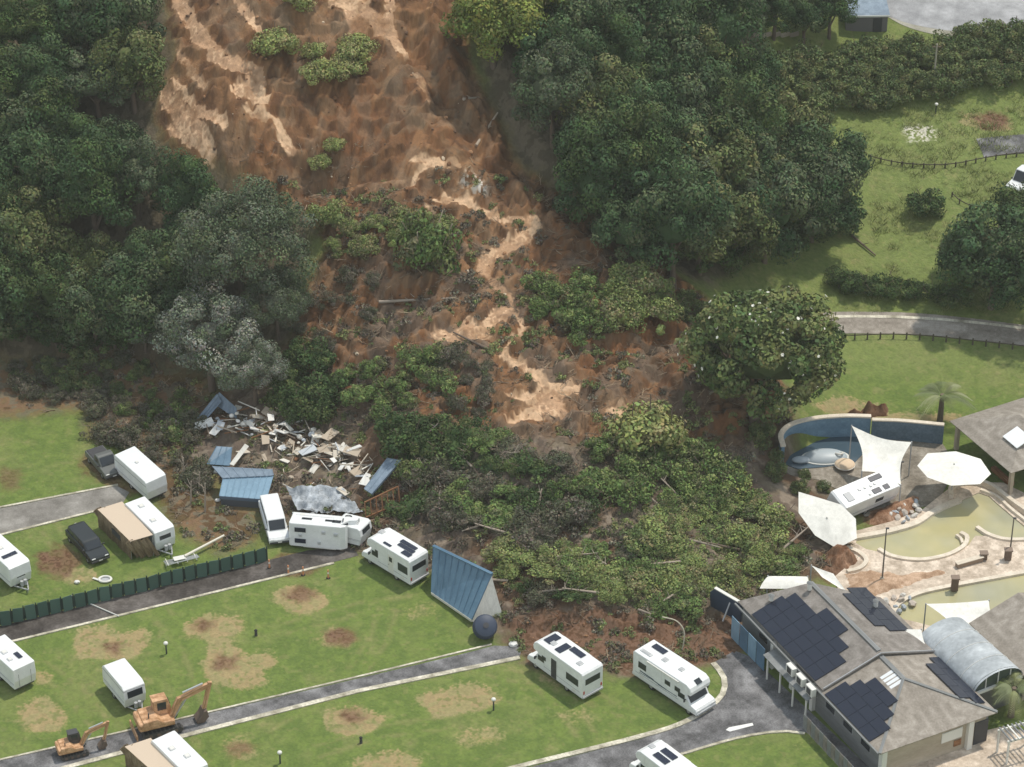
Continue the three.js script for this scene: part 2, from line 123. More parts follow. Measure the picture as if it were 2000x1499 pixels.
const flatKeep = mask(p => { p([[30.58, -12.11], [56.14, -12.46], [50.81, 21.24], [21.93, 23.81], [23.66, 12.43], [26.8, 9.17]]); }, 6);

// relief of the slipped ground: gullies down the scar, lumps and blocks in the debris
function relief(x, z) { const X = x, Z = z;
  const s = mScar(x, z), d = Math.max(mDeb(x, z), mScrub(x, z) * 0.35) * (1 - flatKeep(x, z)), w = mWood(x, z); let h = 0;
  if (s > 0.01) { const wq = 2.5 * (fbm(x * 0.21 + 31, z * 0.21, 2) - 0.5); x += wq; z += 2.5 * (fbm(x * 0.21 + 81, z * 0.23, 2) - 0.5); const gx = x + 0.45 * z + 3 * (fbm(x * 0.15, z * 0.15, 2) - 0.5); const rid = 1 - Math.abs(2 * fbm(gx * 0.24, z * 0.05, 3) - 1); h += s * (0.8 * (rid - 0.72) + 0.3 * (fbm(x * 0.4, z * 0.3, 3) - 0.5) + 0.1 * (fbm(x * 1.7, z * 1.5, 2) - 0.5) + 0.16 * ((1 - Math.abs(2 * fbm(gx * 0.9, z * 0.16, 2) - 1)) - 0.75)); const step = fbm(x * 0.22 + 40, z * 0.3, 3) * 5; h += s * 0.55 * (smooth(0.44, 0.56, step - Math.floor(step)) - 0.5); }
  if (d > 0.01) { h += d * (1.0 * (fbm(x * 0.33 + 9, z * 0.36, 3) - 0.42) + 0.2 * (1 - Math.abs(2 * noise(x * 1.1, z * 1.3) - 1))); const st = fbm(x * 0.18, z * 0.33 + 7, 2) * 4; h += d * 0.35 * (smooth(0.4, 0.6, st - Math.floor(st)) - 0.5); }
  if (w > 0.01) h += w * 0.6 * (fbm(x * 0.3, z * 0.3, 2) - 0.5);
  h -= 1.7 * mGully(X, Z); const m = smooth(0, 0.5, mTan(X, Z)); h = h * (1 - 0.65 * m) - m * 0.12;
  const base = hillAt(X, Z); return Math.max(h, -base * 0.9) * smooth(0, 0.35, base + 0.12 * d);
}
const GX = [], GZ = [];
for (let x = X0; x <= X1 + 0.001; x += GS) GX.push(x);
for (let z = Z0; z <= Z1 + 0.001; z += GS) GZ.push(z);
const HG = new Float32Array(GX.length * GZ.length);
{ const CS = 4, cw = Math.floor((GX.length - 1) / CS) + 2, ch = Math.floor((GZ.length - 1) / CS) + 2, cg = new Float32Array(cw * ch);   // smooth hill on a 1 m grid, then relief on the fine one
  for (let j = 0; j < ch; j++) for (let i = 0; i < cw; i++) cg[j * cw + i] = hillAt(X0 + i * CS * GS, Z0 + j * CS * GS);
  for (let j = 0; j < GZ.length; j++) for (let i = 0; i < GX.length; i++) { const a = i / CS, b = j / CS, ia = a | 0, jb = b | 0, fa = a - ia, fb = b - jb, o = jb * cw + ia; HG[j * GX.length + i] = (cg[o] * (1 - fa) + cg[o + 1] * fa) * (1 - fb) + (cg[o + cw] * (1 - fa) + cg[o + cw + 1] * fa) * fb; } 
  for (let j = 0; j < GZ.length; j++) for (let i = 0; i < GX.length; i++) { const k = j * GX.length + i; if (HG[k] > 0 || mDeb(GX[i], GZ[j]) > 0.01) { HG[k] += relief(GX[i], GZ[j]); if (HG[k] < 0) HG[k] = 0; } HG[k] *= 1 - mYard(GX[i], GZ[j]); }  }
function ground(x, z) { const a = clamp((x - X0) / GS, 0, GX.length - 1.001), b = clamp((z - Z0) / GS, 0, GZ.length - 1.001), i = a | 0, j = b | 0, fa = a - i, fb = b - j, o = j * GX.length + i, n = GX.length; return (HG[o] * (1 - fa) + HG[o + 1] * fa) * (1 - fb) + (HG[o + n] * (1 - fa) + HG[o + n + 1] * fa) * fb; }
const S = (r, g, b) => [(r / 255) ** 2.2, (g / 255) ** 2.2, (b / 255) ** 2.2];
{ // terrain colour: soils, mud wash, grass, litter
  const N = 2048, px = new Uint8Array(N * N * 4);
  const mix = (c, d, t) => { c[0] += (d[0] - c[0]) * t; c[1] += (d[1] - c[1]) * t; c[2] += (d[2] - c[2]) * t; };
  const C = { lawn: [103, 120, 54], lawn2: [86, 105, 45], dry: [122, 126, 74], meadow: [122, 130, 76], soil: [117, 82, 53], soil2: [87, 60, 39], soil3: [148, 112, 78], red: [136, 89, 54], deb: [102, 88, 76], deb2: [134, 121, 106], tan: [206, 172, 138], tan2: [184, 148, 116], pale: [206, 200, 190], bare: [156, 140, 102], bare2: [165, 139, 106], earth: [118, 88, 68], litter: [88, 80, 62], litter2: [108, 97, 79] };
  const c = [0, 0, 0];
  for (let j = 0; j < N; j++) for (let i = 0; i < N; i++) {
    const x = X0 + (i + 0.5) / N * (X1 - X0), z = Z0 + (j + 0.5) / N * (Z1 - Z0);
    const n1 = fbm(x * 0.25, z * 0.25, 3), n2 = fbm(x * 1.3 + 5, z * 1.3, 3), n3 = noise(x * 5.1, z * 5.1), n4 = noise(x * 11, z * 11 + 3);
    const wx = x + (n2 - 0.5) * 1.3 + (n3 - 0.5) * 0.25, wz = z + (fbm(x * 1.3 + 50, z * 1.3 + 8, 3) - 0.5) * 1.3 + (n4 - 0.5) * 0.25;
    c[0] = C.lawn[0]; c[1] = C.lawn[1]; c[2] = C.lawn[2];
    mix(c, C.lawn2, smooth(0.35, 0.65, n2) * 0.65); mix(c, C.dry, smooth(0.45, 0.75, n1) * 0.5); if (z < 2) mix(c, C.meadow, 0.55 * smooth(2, -4, z)); mix(c, C.dry, smooth(0.55, 0.8, fbm(x * 0.6, z * 0.6 + 30, 3)) * 0.5);
    const bare = mBare(x + (n2 - 0.5) * 0.9, z + (n3 - 0.5) * 0.6); if (bare > 0) mix(c, n2 > 0.5 ? C.bare : C.bare2, 0.78 * smooth(0.15, 0.7, bare + (n3 - 0.5) * 0.35 + (n4 - 0.5) * 0.35 + (n2 - 0.5) * 0.4));
    const weed = fbm(x * 2.3 + 90, z * 2.3, 2); mix(c, C.lawn2, smooth(0.6, 0.75, weed) * 0.4); mix(c, C.bare, smooth(0.68, 0.8, fbm(x * 1.7 + 33, z * 1.7 + 60, 2)) * 0.25);
    const rut = mRut(x + (n2 - 0.5) * 0.3, z + (n3 - 0.5) * 0.2); if (rut > 0) mix(c, C.bare, rut * smooth(0.35, 0.6, n2) * 0.6);
    const wood = mWood(wx, wz); if (wood > 0) mix(c, n2 > 0.5 ? C.litter : C.litter2, wood);
    const scrub = mScrub(wx, wz); if (scrub > 0) mix(c, n2 > 0.56 ? C.litter2 : n1 > 0.42 ? C.earth : C.soil2, clamp(scrub * (0.65 + n2 * 0.5)));
    const deb = mDeb(wx, wz); if (deb > 0) { mix(c, C.deb, deb); mix(c, C.deb2, deb * smooth(0.48, 0.66, n2)); mix(c, C.litter2, deb * smooth(0.5, 0.6, fbm(x * 0.8 + 20, z * 0.8, 3)) * 0.7); mix(c, C.soil2, deb * smooth(0.45, 0.6, n1) * 0.7); }
    const sc = mScar(wx, wz); if (sc > 0) { const st = fbm((x + 0.45 * z) * 1.1, z * 0.22, 3); mix(c, C.soil, sc); mix(c, C.soil2, sc * smooth(0.45, 0.65, n2) * 0.85); mix(c, C.soil3, sc * smooth(0.56, 0.68, st) * 0.7); mix(c, C.red, sc * smooth(0.55, 0.7, n1) * 0.35); mix(c, C.deb, sc * smooth(0.5, 0.62, fbm(x * 0.4 + 70, z * 0.5, 3)) * 0.75 * smooth(-16, 0, z)); mix(c, C.deb2, sc * smooth(0.52, 0.64, fbm(x * 0.9 + 170, z * 0.7, 3)) * 0.3); mix(c, C.litter2, sc * smooth(0.56, 0.66, fbm(x * 0.33 + 3, z * 0.5 + 44, 3)) * 0.3); }
    const ea = mEarth(wx, wz); if (ea > 0) { mix(c, n3 > 0.55 ? C.soil2 : C.earth, clamp(ea * (0.7 + 0.6 * n2))); }
    const sm = mSmear(wx, wz); if (sm > 0) mix(c, C.soil3, sm * (0.1 + 0.55 * smooth(0.46, 0.6, fbm(x * 0.7 + 9, z * 0.7, 3)))); const tn = smooth(0.08, 0.95, mTan(x + (n2 - 0.5) * 1.0 + (n3 - 0.5) * 0.3, z + (fbm(x * 1.1 + 50, z * 1.1, 3) - 0.5) * 1.2) * (0.72 + 0.5 * fbm((x + 0.45 * z) * 1.6, z * 0.35 + 9, 2))); if (tn > 0) mix(c, n1 + 0.3 * n3 > 0.62 ? C.tan : C.tan2, clamp(tn * (0.6 + 0.5 * smooth(0.3, 0.55, n2))));
    const pl = mPale(wx, wz); if (pl > 0) mix(c, C.pale, pl * smooth(0.35, 0.6, n3));
    const k = 0.90 + 0.12 * n3 + 0.08 * n4, o = (j * N + i) * 4;
    px[o] = clamp(c[0] * k, 0, 255); px[o + 1] = clamp(c[1] * k, 0, 255); px[o + 2] = clamp(c[2] * k, 0, 255); px[o + 3] = 255;
  }
  const map = new THREE.DataTexture(px, N, N); map.colorSpace = THREE.SRGBColorSpace; map.magFilter = THREE.LinearFilter; map.minFilter = THREE.LinearMipmapLinearFilter; map.generateMipmaps = true; map.wrapS = map.wrapT = THREE.MirroredRepeatWrapping; map.needsUpdate = true;
  const bn = 512, bp = new Uint8Array(bn * bn * 4); for (let j = 0; j < bn; j++) for (let i = 0; i < bn; i++) { const v = 255 * (0.5 * noise(i / 5, j / 5) + 0.3 * noise(i / 2.3, j / 2.3) + 0.2 * rnd()); bp.set([v, v, v, 255], (j * bn + i) * 4); }
  const bump = new THREE.DataTexture(bp, bn, bn); bump.magFilter = THREE.LinearFilter; bump.wrapS = bump.wrapT = THREE.MirroredRepeatWrapping; bump.repeat.set(10, 10); bump.needsUpdate = true;
  const m = new THREE.MeshStandardMaterial({ map, bumpMap: bump, bumpScale: 0.05, roughness: 0.95 });
  // near part on the fine grid, then a coarse skirt out to the horizon in the same sheet
  const lx = [-1500, -700, -350, -200, -120, -95, -80, ...GX, 80, 95, 120, 200, 350, 700, 1500], lz = [-1500, -800, -400, -250, -160, -120, -100, ...GZ, 72, 85, 110, 200, 400, 800, 1500];
  const pos = new Float32Array(lx.length * lz.length * 3), uv = new Float32Array(lx.length * lz.length * 2), idx = [];
  let k = 0; for (const z of lz) for (const x of lx) { const y = x >= X0 && x <= X1 && z >= Z0 && z <= Z1 ? ground(x, z) : Math.min(60, ground(x, z) + Math.max(0, Z0 - z) * 0.4); pos.set([x, y, z], k * 3); uv.set([(x - X0) / (X1 - X0), (z - Z0) / (Z1 - Z0)], k * 2); k++; }
  const nx = lx.length; for (let j = 0; j < lz.length - 1; j++) for (let i = 0; i < nx - 1; i++) { const a = j * nx + i; idx.push(a, a + nx, a + 1, a + 1, a + nx, a + nx + 1); }
  const g = new THREE.BufferGeometry(); g.setAttribute('position', new THREE.BufferAttribute(pos, 3)); g.setAttribute('uv', new THREE.BufferAttribute(uv, 2)); g.setIndex(idx); g.computeVertexNormals();
  tag(part('terrain', g, m, scene), 'ground of the campground, landslide scar and grassy slopes', 'ground', null, 'structure');
}
console.log('terrain done');

// ---------------------------------------------------------------- vegetation
const leafMat = (extra = {}) => new THREE.MeshPhysicalMaterial({ vertexColors: true, roughness: 0.95, transmission: 0.1, thickness: 0, specularIntensity: 0.4, side: THREE.DoubleSide, ...extra });
const LEAF = leafMat();
const BARK = std(0.16, 0.12, 0.09, 0.95), PALEBARK = std(0.42, 0.34, 0.26, 0.95), DEADWOOD = std(0.36, 0.30, 0.24, 0.95);
// a crown: leaf sprays set tangentially on many overlapping clumps that fill an uneven ellipsoid; tints differ from clump to clump
function crownGeometry({ rx, ry, rz, clumps, rc, leaves, size, tints, low = -0.35, up = 0, spread = 0.55, rag = 0.25, seedAt = 1, core = 0.5 }) {
  const keep = seed; seed = seedAt * 7919; const pos = [], col = []; const q = new THREE.Quaternion(), z1 = V(0, 0, 1), n = V(), a = V(), b = V(), c = V();
  const lob = [rr(0, 9), rr(0, 9), rr(2, 4)];
  const put = (p, t) => { pos.push(p.x, p.y, p.z); col.push(...t); };
  for (let k = 0; k < clumps; k++) {
    let d; do { d = V(rr(-1, 1), rr(-1, 1), rr(-1, 1)); } while (d.lengthSq() > 1 || d.lengthSq() < 0.02); d.normalize(); if (d.y < low) d.y = -d.y * 0.6;
    const az = Math.atan2(d.z, d.x), wob = 1 - rag * (0.5 + 0.5 * Math.sin(az * lob[2] + lob[0] + d.y * 2)) * (1 - Math.max(0, d.y)), f = (0.7 + 0.33 * Math.sqrt(rnd())) * wob;
    const C = V(d.x * rx * f, up + d.y * ry * f, d.z * rz * f), R = rc * rr(0.65, 1.25), base = tints[Math.floor(rnd() * tints.length)], v = rr(0.7, 1.35), tint = base.map(t => t * v);
    for (let i = 0; i < leaves; i++) {
      do { n.set(rr(-1, 1), rr(-0.75, 1), rr(-1, 1)); } while (n.lengthSq() > 1 || n.lengthSq() < 0.04); n.normalize();
      const P = V(C.x + n.x * R * rr(0.7, 1.08), C.y + n.y * R * 0.8 * rr(0.75, 1.08), C.z + n.z * R * rr(0.7, 1.08));
      n.x += rr(-spread, spread); n.y += rr(-spread, spread) + 0.1; n.z += rr(-spread, spread); n.normalize(); q.setFromUnitVectors(z1, n);
      const s = size * rr(0.6, 1.3), w = s * rr(0.45, 0.75), tw = rr(0, 6.28), cs = Math.cos(tw), sn = Math.sin(tw), t = tint.map(x => x * rr(0.85, 1.15));
      a.set(cs * s, sn * s, 0).applyQuaternion(q); b.set(-sn * w, cs * w, s * 0.12).applyQuaternion(q);
      put(c.copy(P).add(a), t); put(c.copy(P).add(b), t); put(c.copy(P).sub(a), t); put(c.copy(P).sub(a), t); put(c.copy(P).sub(b), t); put(c.copy(P).add(a), t);
    }
  }
  if (core > 0) { const ico = new THREE.IcosahedronGeometry(1, 2), p = ico.attributes.position; for (let i = 0; i < p.count; i++) { const f = core * (0.85 + 0.25 * noise(p.getX(i) * 3 + 9, p.getY(i) * 3 + p.getZ(i) * 2 + 9)); put(c.set(p.getX(i) * rx * f, up + Math.max(low, p.getY(i)) * ry * f, p.getZ(i) * rz * f), tints[0]); } }
  seed = keep; const g = new THREE.BufferGeometry(); g.setAttribute('position', new THREE.Float32BufferAttribute(pos, 3)); g.setAttribute('color', new THREE.Float32BufferAttribute(col, 3)); g.computeVertexNormals(); return g;
}
function trunkGeometry(h, r, limbs, reach, seedAt) { const keep = seed; seed = seedAt * 104729; const out = [bar([0, -0.6, 0], [rr(-0.3, 0.3), h * 0.55, rr(-0.3, 0.3)], r, r * 0.7, 8)]; for (let i = 0; i < limbs; i++) { const a = i / limbs * 6.28 + rr(-0.4, 0.4), y0 = h * rr(0.3, 0.55), e = [Math.cos(a) * reach * rr(0.5, 0.9), h * rr(0.75, 1.05), Math.sin(a) * reach * rr(0.5, 0.9)]; out.push(bar([0, y0, 0], e, r * 0.5, r * 0.18, 6)); out.push(bar(e, [e[0] * 1.4 + rr(-0.4, 0.4), e[1] + rr(0.4, 1.1), e[2] * 1.4], r * 0.18, 0.03, 5)); } seed = keep; return join(out); }
const G1 = [[0.066, 0.112, 0.047], [0.086, 0.132, 0.056], [0.122, 0.152, 0.072], [0.054, 0.096, 0.041]], G2 = [[0.074, 0.116, 0.040], [0.104, 0.140, 0.050], [0.058, 0.096, 0.036]], GREY = [[0.15, 0.172, 0.115], [0.12, 0.15, 0.088], [0.10, 0.132, 0.07]], SILVER = [[0.30, 0.305, 0.255], [0.235, 0.25, 0.20], [0.165, 0.19, 0.13]], LIME = [[0.27, 0.29, 0.07], [0.22, 0.255, 0.065], [0.16, 0.20, 0.055]], MID = [[0.145, 0.21, 0.066], [0.115, 0.17, 0.056], [0.20, 0.25, 0.088], [0.15, 0.155, 0.08]], PALE = [[0.28, 0.325, 0.115], [0.23, 0.28, 0.098], [0.175, 0.225, 0.08], [0.23, 0.22, 0.108]], DULL = [[0.165, 0.148, 0.108], [0.12, 0.122, 0.08], [0.20, 0.175, 0.135], [0.105, 0.115, 0.066]], HEDGE = [[0.155, 0.185, 0.072], [0.105, 0.145, 0.06], [0.20, 0.21, 0.09]], FERN = [[0.29, 0.31, 0.11], [0.24, 0.28, 0.095], [0.27, 0.26, 0.11]];
// proto tables: crown geometries and trunks shared between trees of one kind
function treeKind(list) { return list.map((o, i) => ({ h: o.h, crown: crownGeometry({ ...o, up: 0 }), trunk: trunkGeometry(o.h, o.r ?? 0.28, o.limbs ?? 5, o.rx * 0.7, (o.seedAt ?? 1) + i), cy: o.cy })); }
const forestKinds = treeKind([
  { rx: 3.9, ry: 3.3, rz: 3.9, clumps: 56, rc: 1.15, leaves: 260, size: 0.135, spread: 0.36, rag: 0.35, tints: G1, h: 5.5, cy: 4.6, low: -0.65, seedAt: 3 },
  { rx: 3.3, ry: 3.6, rz: 3.4, clumps: 50, rc: 1.05, leaves: 260, size: 0.125, spread: 0.36, rag: 0.35, tints: G2, h: 5.8, cy: 4.8, low: -0.65, seedAt: 5 },
  { rx: 4.3, ry: 3.0, rz: 3.9, clumps: 58, rc: 1.2, leaves: 260, size: 0.14, spread: 0.36, rag: 0.35, tints: [...G1, GREY[2]], h: 5.2, cy: 4.3, low: -0.65, seedAt: 8 },
  { rx: 3.6, ry: 4.0, rz: 3.6, clumps: 60, rc: 1.0, leaves: 240, size: 0.125, spread: 0.36, rag: 0.35, tints: [G1[0], G1[3], G2[0]], h: 6.3, cy: 5.3, low: -0.65, seedAt: 13 },
  { rx: 3.4, ry: 3.4, rz: 3.6, clumps: 46, rc: 1.2, leaves: 260, size: 0.15, spread: 0.4, rag: 0.5, tints: [[0.125, 0.15, 0.055], [0.10, 0.13, 0.05], [0.155, 0.17, 0.07]], h: 5.4, cy: 4.5, low: -0.65, seedAt: 17 },
  { rx: 3.8, ry: 3.0, rz: 3.4, clumps: 60, rc: 0.9, leaves: 230, size: 0.115, spread: 0.5, rag: 0.5, tints: [[0.13, 0.155, 0.09], [0.10, 0.13, 0.07], [0.085, 0.12, 0.06]], h: 5.2, cy: 4.4, low: -0.65, seedAt: 19 }]);
const greyKinds = treeKind([{ rx: 4.4, ry: 3.6, rz: 4.2, clumps: 120, rc: 0.85, leaves: 240, size: 0.085, spread: 0.4, tints: [...GREY, GREY[0], G1[2]], core: 0.3, h: 5.6, cy: 5, seedAt: 21 }]);
const silverKinds = treeKind([{ rx: 3.6, ry: 2.9, rz: 3.4, clumps: 105, rc: 0.72, leaves: 220, size: 0.08, spread: 0.45, tints: [...SILVER, GREY[2]], core: 0.3, h: 4.6, cy: 4.2, seedAt: 25 }]);
const limeKinds = treeKind([{ rx: 3.1, ry: 3.0, rz: 3.0, clumps: 52, rc: 1.0, leaves: 200, size: 0.13, spread: 0.4, tints: LIME, h: 4.2, cy: 3.4, low: -0.7, seedAt: 28 }]);
const shrubOf = (tints, s, o = {}) => ({ rx: 1.5, ry: 1.15, rz: 1.5, clumps: 30, rc: 0.48, leaves: 110, size: 0.095, tints, low: -0.5, core: 0.45, h: 1.2, cy: 0.8, r: 0.08, limbs: 4, seedAt: s, spread: 0.8, rag: 0.4, ...o });
const flat1 = { rx: 2.3, ry: 0.8, rz: 1.3, clumps: 30, rag: 0.7 }, flat2 = { rx: 1.3, ry: 1.3, rz: 2.0, clumps: 28, rag: 0.7, rc: 0.55 }, loose = { rx: 1.8, ry: 1.0, rz: 1.6, clumps: 22, rag: 0.8, core: 0.25, leaves: 90 };
const trio = (t, s, o = {}) => treeKind([shrubOf(t, s, o), shrubOf(t, s + 1, { ...flat1, ...o }), shrubOf(t, s + 2, { ...flat2, ...o }), shrubOf(t, s + 3, { ...loose, ...o })]);
const shrubKinds = { mid: trio(MID, 131), pale: trio(PALE, 141), dull: trio(DULL, 151, { size: 0.085, spread: 1 }), hedge: treeKind([shrubOf(HEDGE, 41), shrubOf(HEDGE, 43, { ry: 1.3 })]), dark: trio(G2, 161), fern: treeKind([shrubOf(FERN, 48, { ry: 0.75, rc: 0.55, spread: 0.4, rag: 0.15, size: 0.1 })]) };
function plant(name, kinds, p, size, label, category, group, { turn = rr(0, 6.28), sy = 1, lean = [0, 0], pick, bark = BARK, sink = 0, foliage = 'crown', trunkName = 'trunk' } = {}) {
  const scale = size * 1.17, k = kinds[pick ?? Math.floor(rnd() * kinds.length)]; const o = thing(name, label, category, [p[0], ground(p[0], p[1]) - sink, p[1]], turn, group);
  const t = part(trunkName, k.trunk, bark, o); t.scale.set(scale, scale * sy, scale);
  const c = part(foliage, k.crown, LEAF, o); c.scale.set(scale, scale * sy, scale); c.position.y = k.cy * scale * sy;
  o.rotation.set(lean[0], turn, lean[1]); return o;
}
function scatter(poly, spacing, most, seedAt) { const gap = spacing * 1.17, keep = seed; seed = seedAt; const xs = poly.map(p => p[0]), zs = poly.map(p => p[1]), out = []; const a = Math.min(...xs), b = Math.max(...xs), c = Math.min(...zs), d = Math.max(...zs); for (let i = 0; i < 6000 && out.length < most; i++) { const p = [rr(a, b), rr(c, d)]; if (inside(p, poly) && out.every(q => (q[0] - p[0]) ** 2 + (q[1] - p[1]) ** 2 > gap * gap)) out.push(p); } seed = keep; return out; }
function where(p, poly) { const xs = poly.map(q => q[0]), zs = poly.map(q => q[1]), u = (p[0] - Math.min(...xs)) / (Math.max(...xs) - Math.min(...xs)), v = (p[1] - Math.min(...zs)) / (Math.max(...zs) - Math.min(...zs)); return (v < 0.34 ? 'upper' : v < 0.67 ? 'middle' : 'lower') + ' ' + (u < 0.34 ? 'left' : u < 0.67 ? 'centre' : 'right'); }
const forestLeft = [[-55.24, -30.27], [-37.17, -29.09], [-35.9, -21.58], [-36.69, -17.11], [-34.74, -12.66], [-28.18, -10.09], [-25.57, -7.79], [-32.83, -3.41], [-43.15, -2.26], [-52.8, -1.56]];
for (const p of scatter(forestLeft, 3.0, 90, 77)) plant('forest_tree', forestKinds, p, rr(0.72, 1.05), 'broadleaf tree in the ' + where(p, forestLeft) + ' of the wood left of the landslide', 'tree', 'trees in the ' + where(p, forestLeft) + ' of the left wood', { sy: rr(0.9, 1.15) });
const forestRight = [[5.64, -31.42], [5.59, -26.76], [4.28, -22.03], [3.47, -15.83], [7.33, -9.1], [12.12, -4.59], [15.58, -4.5], [22.04, -12.04], [30.26, -18.98], [33.47, -25.99], [31.64, -29.83], [26.19, -29.47], [24.41, -36.13], [19.7, -39.69], [18.25, -43.61]];
for (const p of scatter(forestRight, 3.2, 90, 99)) plant('forest_tree', forestKinds, p, rr(0.8, 1.12), 'broadleaf tree in the ' + where(p, forestRight) + ' of the wood right of the scar', 'tree', 'trees in the ' + where(p, forestRight) + ' of the right wood', { sy: rr(0.95, 1.2) });
for (const p of scatter([[-53.75, -7.17], [-43.85, -7.42], [-34.92, -8.84], [-33.25, -5.36], [-38.07, -2.86], [-43.54, -2.77], [-53.26, -2.01]], 1.9, 40, 301)) plant('understorey_shrub', shrubKinds.dark, p, rr(0.9, 1.5), 'dark shrub filling the foot of the left wood', 'shrub', 'shrubs at the foot of the left wood', { foliage: 'foliage', trunkName: 'stem' });
for (const p of scatter([[6.49, -13.17], [11.98, -11.33], [17.52, -10.16], [22.88, -14], [31.2, -20.78], [34.95, -27.21], [31.46, -24.08], [15.14, -14.45]], 1.5, 60, 302)) plant('understorey_shrub', shrubKinds.dark, p, rr(0.9, 1.5), 'dark shrub filling the foot of the right wood', 'shrub', 'shrubs at the foot of the right wood', { foliage: 'foliage', trunkName: 'stem' });
plant('grey_green_tree', greyKinds, [-25.66, -4.06], 1.32, 'big rounded grey-green tree at the lower edge of the left wood', 'tree', null, { turn: 0.6 });
plant('grey_green_tree', greyKinds, [-22.38, -0.71], 0.72, 'smaller grey-green tree beside the bare orange bank of the slip', 'tree', null, { turn: 2 });
plant('silver_tree', silverKinds, [-28.57, 2.82], 1.25, 'silvery grey tree with pale top above the wrecked blue-roofed building', 'tree', null, { turn: 1 });
plant('silver_tree', silverKinds, [-35.46, -2.29], 0.5, 'small round silvery tree left of the large silver tree', 'tree', null, { turn: 2 });
plant('silver_tree', silverKinds, [-24.24, 6.3], 0.8, 'drooping silvery tree at the edge of the white rubble', 'tree', null, { turn: 4 });
plant('lime_tree', limeKinds, [-1.77, -26.39], 1.25, 'bright lime green tree at the top edge right of the scar', 'tree', null, { turn: 1 });
plant('lime_tree', limeKinds, [1.53, -29.23], 1.1, 'lime green tree cut by the top edge against the dark wood', 'tree', null, { turn: 3 });
for (const p of [[24.66, -48.05], [28.48, -50.84], [31.98, -52.12], [34.97, -54.21], [21.82, -47.26]]) plant('background_tree', forestKinds, p, rr(0.62, 0.75), 'dark tree behind the timber edging beside the grey shed roof', 'tree', 'dark trees left of the grey shed', {});
[[[47.68, -11.69], 1.15, 'large dark tree at the right edge above the curved road'], [[51.39, -16.83], 1.0, 'dark tree cut by the right edge near the small white van'], [[45.38, -16.15], 0.55, 'small dark tree at the left flank of the right-edge tree group'], [[50.97, -7.85], 1.0, 'dark tree at the right edge overhanging the curved road']].forEach(([p, s, l], i) => plant('road_tree', forestKinds, p, s, l, 'tree', null, { turn: i, pick: i % 4 }));
plant('round_bush', shrubKinds.dark, [42.67, -27.33], 1.15, 'lone round dark bush on the meadow slope', 'bush', null, { foliage: 'foliage', trunkName: 'stem', pick: 0 });
for (const p of [[32.81, -14.84], [34.54, -13.99], [36.42, -13.87], [38.34, -13.61], [40.35, -13.28], [42.35, -12.88], [44.25, -12.63]]) plant('hedge_bush', shrubKinds.dark, p, rr(0.75, 0.98), 'dark bush in the short row above the curved road', 'bush', 'row of bushes above the curved road', { foliage: 'foliage', trunkName: 'stem' });
const bankPoly = [[29.24, -46.59], [39.28, -52.08], [55.63, -53.29], [57.8, -52.57], [57.37, -48.77], [48.81, -46.7], [38.61, -44.24], [31.18, -42.09], [27.27, -42.16]];
for (const p of scatter(bankPoly, 1.75, 90, 5)) plant('bank_shrub', shrubKinds.hedge, p, rr(0.95, 1.3), 'olive green shrub in the ' + where(p, bankPoly) + ' of the hedge below the upper road', 'bush', 'shrubs in the ' + where(p, bankPoly) + ' of the upper hedge', { foliage: 'foliage', trunkName: 'stem' });
// vegetation carried down in the slide
const V1 = [[-0.67, 29.44], [4.43, 31.91], [13.07, 26.35], [19.35, 20.06], [24.9, 26.7], [25.03, 30.66], [18.75, 34.17], [15.75, 36.79], [7.85, 37.56], [1.31, 36.69], [-1.32, 33.64]];
scatter(V1, 1.35, 190, 11).forEach((p, i) => { const t = noise(p[0] * 0.22 + 5, p[1] * 0.22) + rr(-0.25, 0.25) + (p[0] > 12 ? 0.26 : 0), k = t > 0.62 ? 'pale' : t > 0.42 ? 'mid' : t > 0.25 ? 'dark' : 'dull', w = where(p, V1), c = { mid: 'mid green', pale: 'light green', dark: 'dark green', dull: 'brownish' }[k]; plant('slide_shrub', shrubKinds[k], p, rr(0.55, 1.2), c + ' toppled shrub in the ' + w + ' of the green toe of the slide', 'shrub', c + ' shrubs in the ' + w + ' of the slide toe', { foliage: 'foliage', trunkName: 'stem', lean: [rr(-0.5, 0.7), rr(-0.5, 0.5)], sink: 0.25, sy: rr(0.4, 0.95) }); });
const V2 = [[-9.76, 16.64], [-4.64, 15.93], [1.84, 18.49], [5.92, 22.37], [6.73, 27.59], [2.67, 30.56], [-2.69, 28.32], [-7.73, 24.47], [-10.15, 19.78]];
for (const p of scatter(V2, 1.4, 100, 12)) { const t = rnd(), k = t < 0.5 ? 'dull' : t < 0.75 ? 'dark' : 'mid', w = where(p, V2), c = { dull: 'greyish brown', dark: 'dark green', mid: 'mid green' }[k]; plant('withered_shrub', shrubKinds[k], p, rr(0.55, 1.3), c + ' battered shrub in the ' + w + ' of the grey mass below the mud', 'shrub', c + ' shrubs in the ' + w + ' of the grey mass', { foliage: 'foliage', trunkName: 'stem', lean: [rr(-0.4, 0.6), rr(-0.4, 0.4)], sink: 0.25, sy: rr(0.45, 1.0) }); }
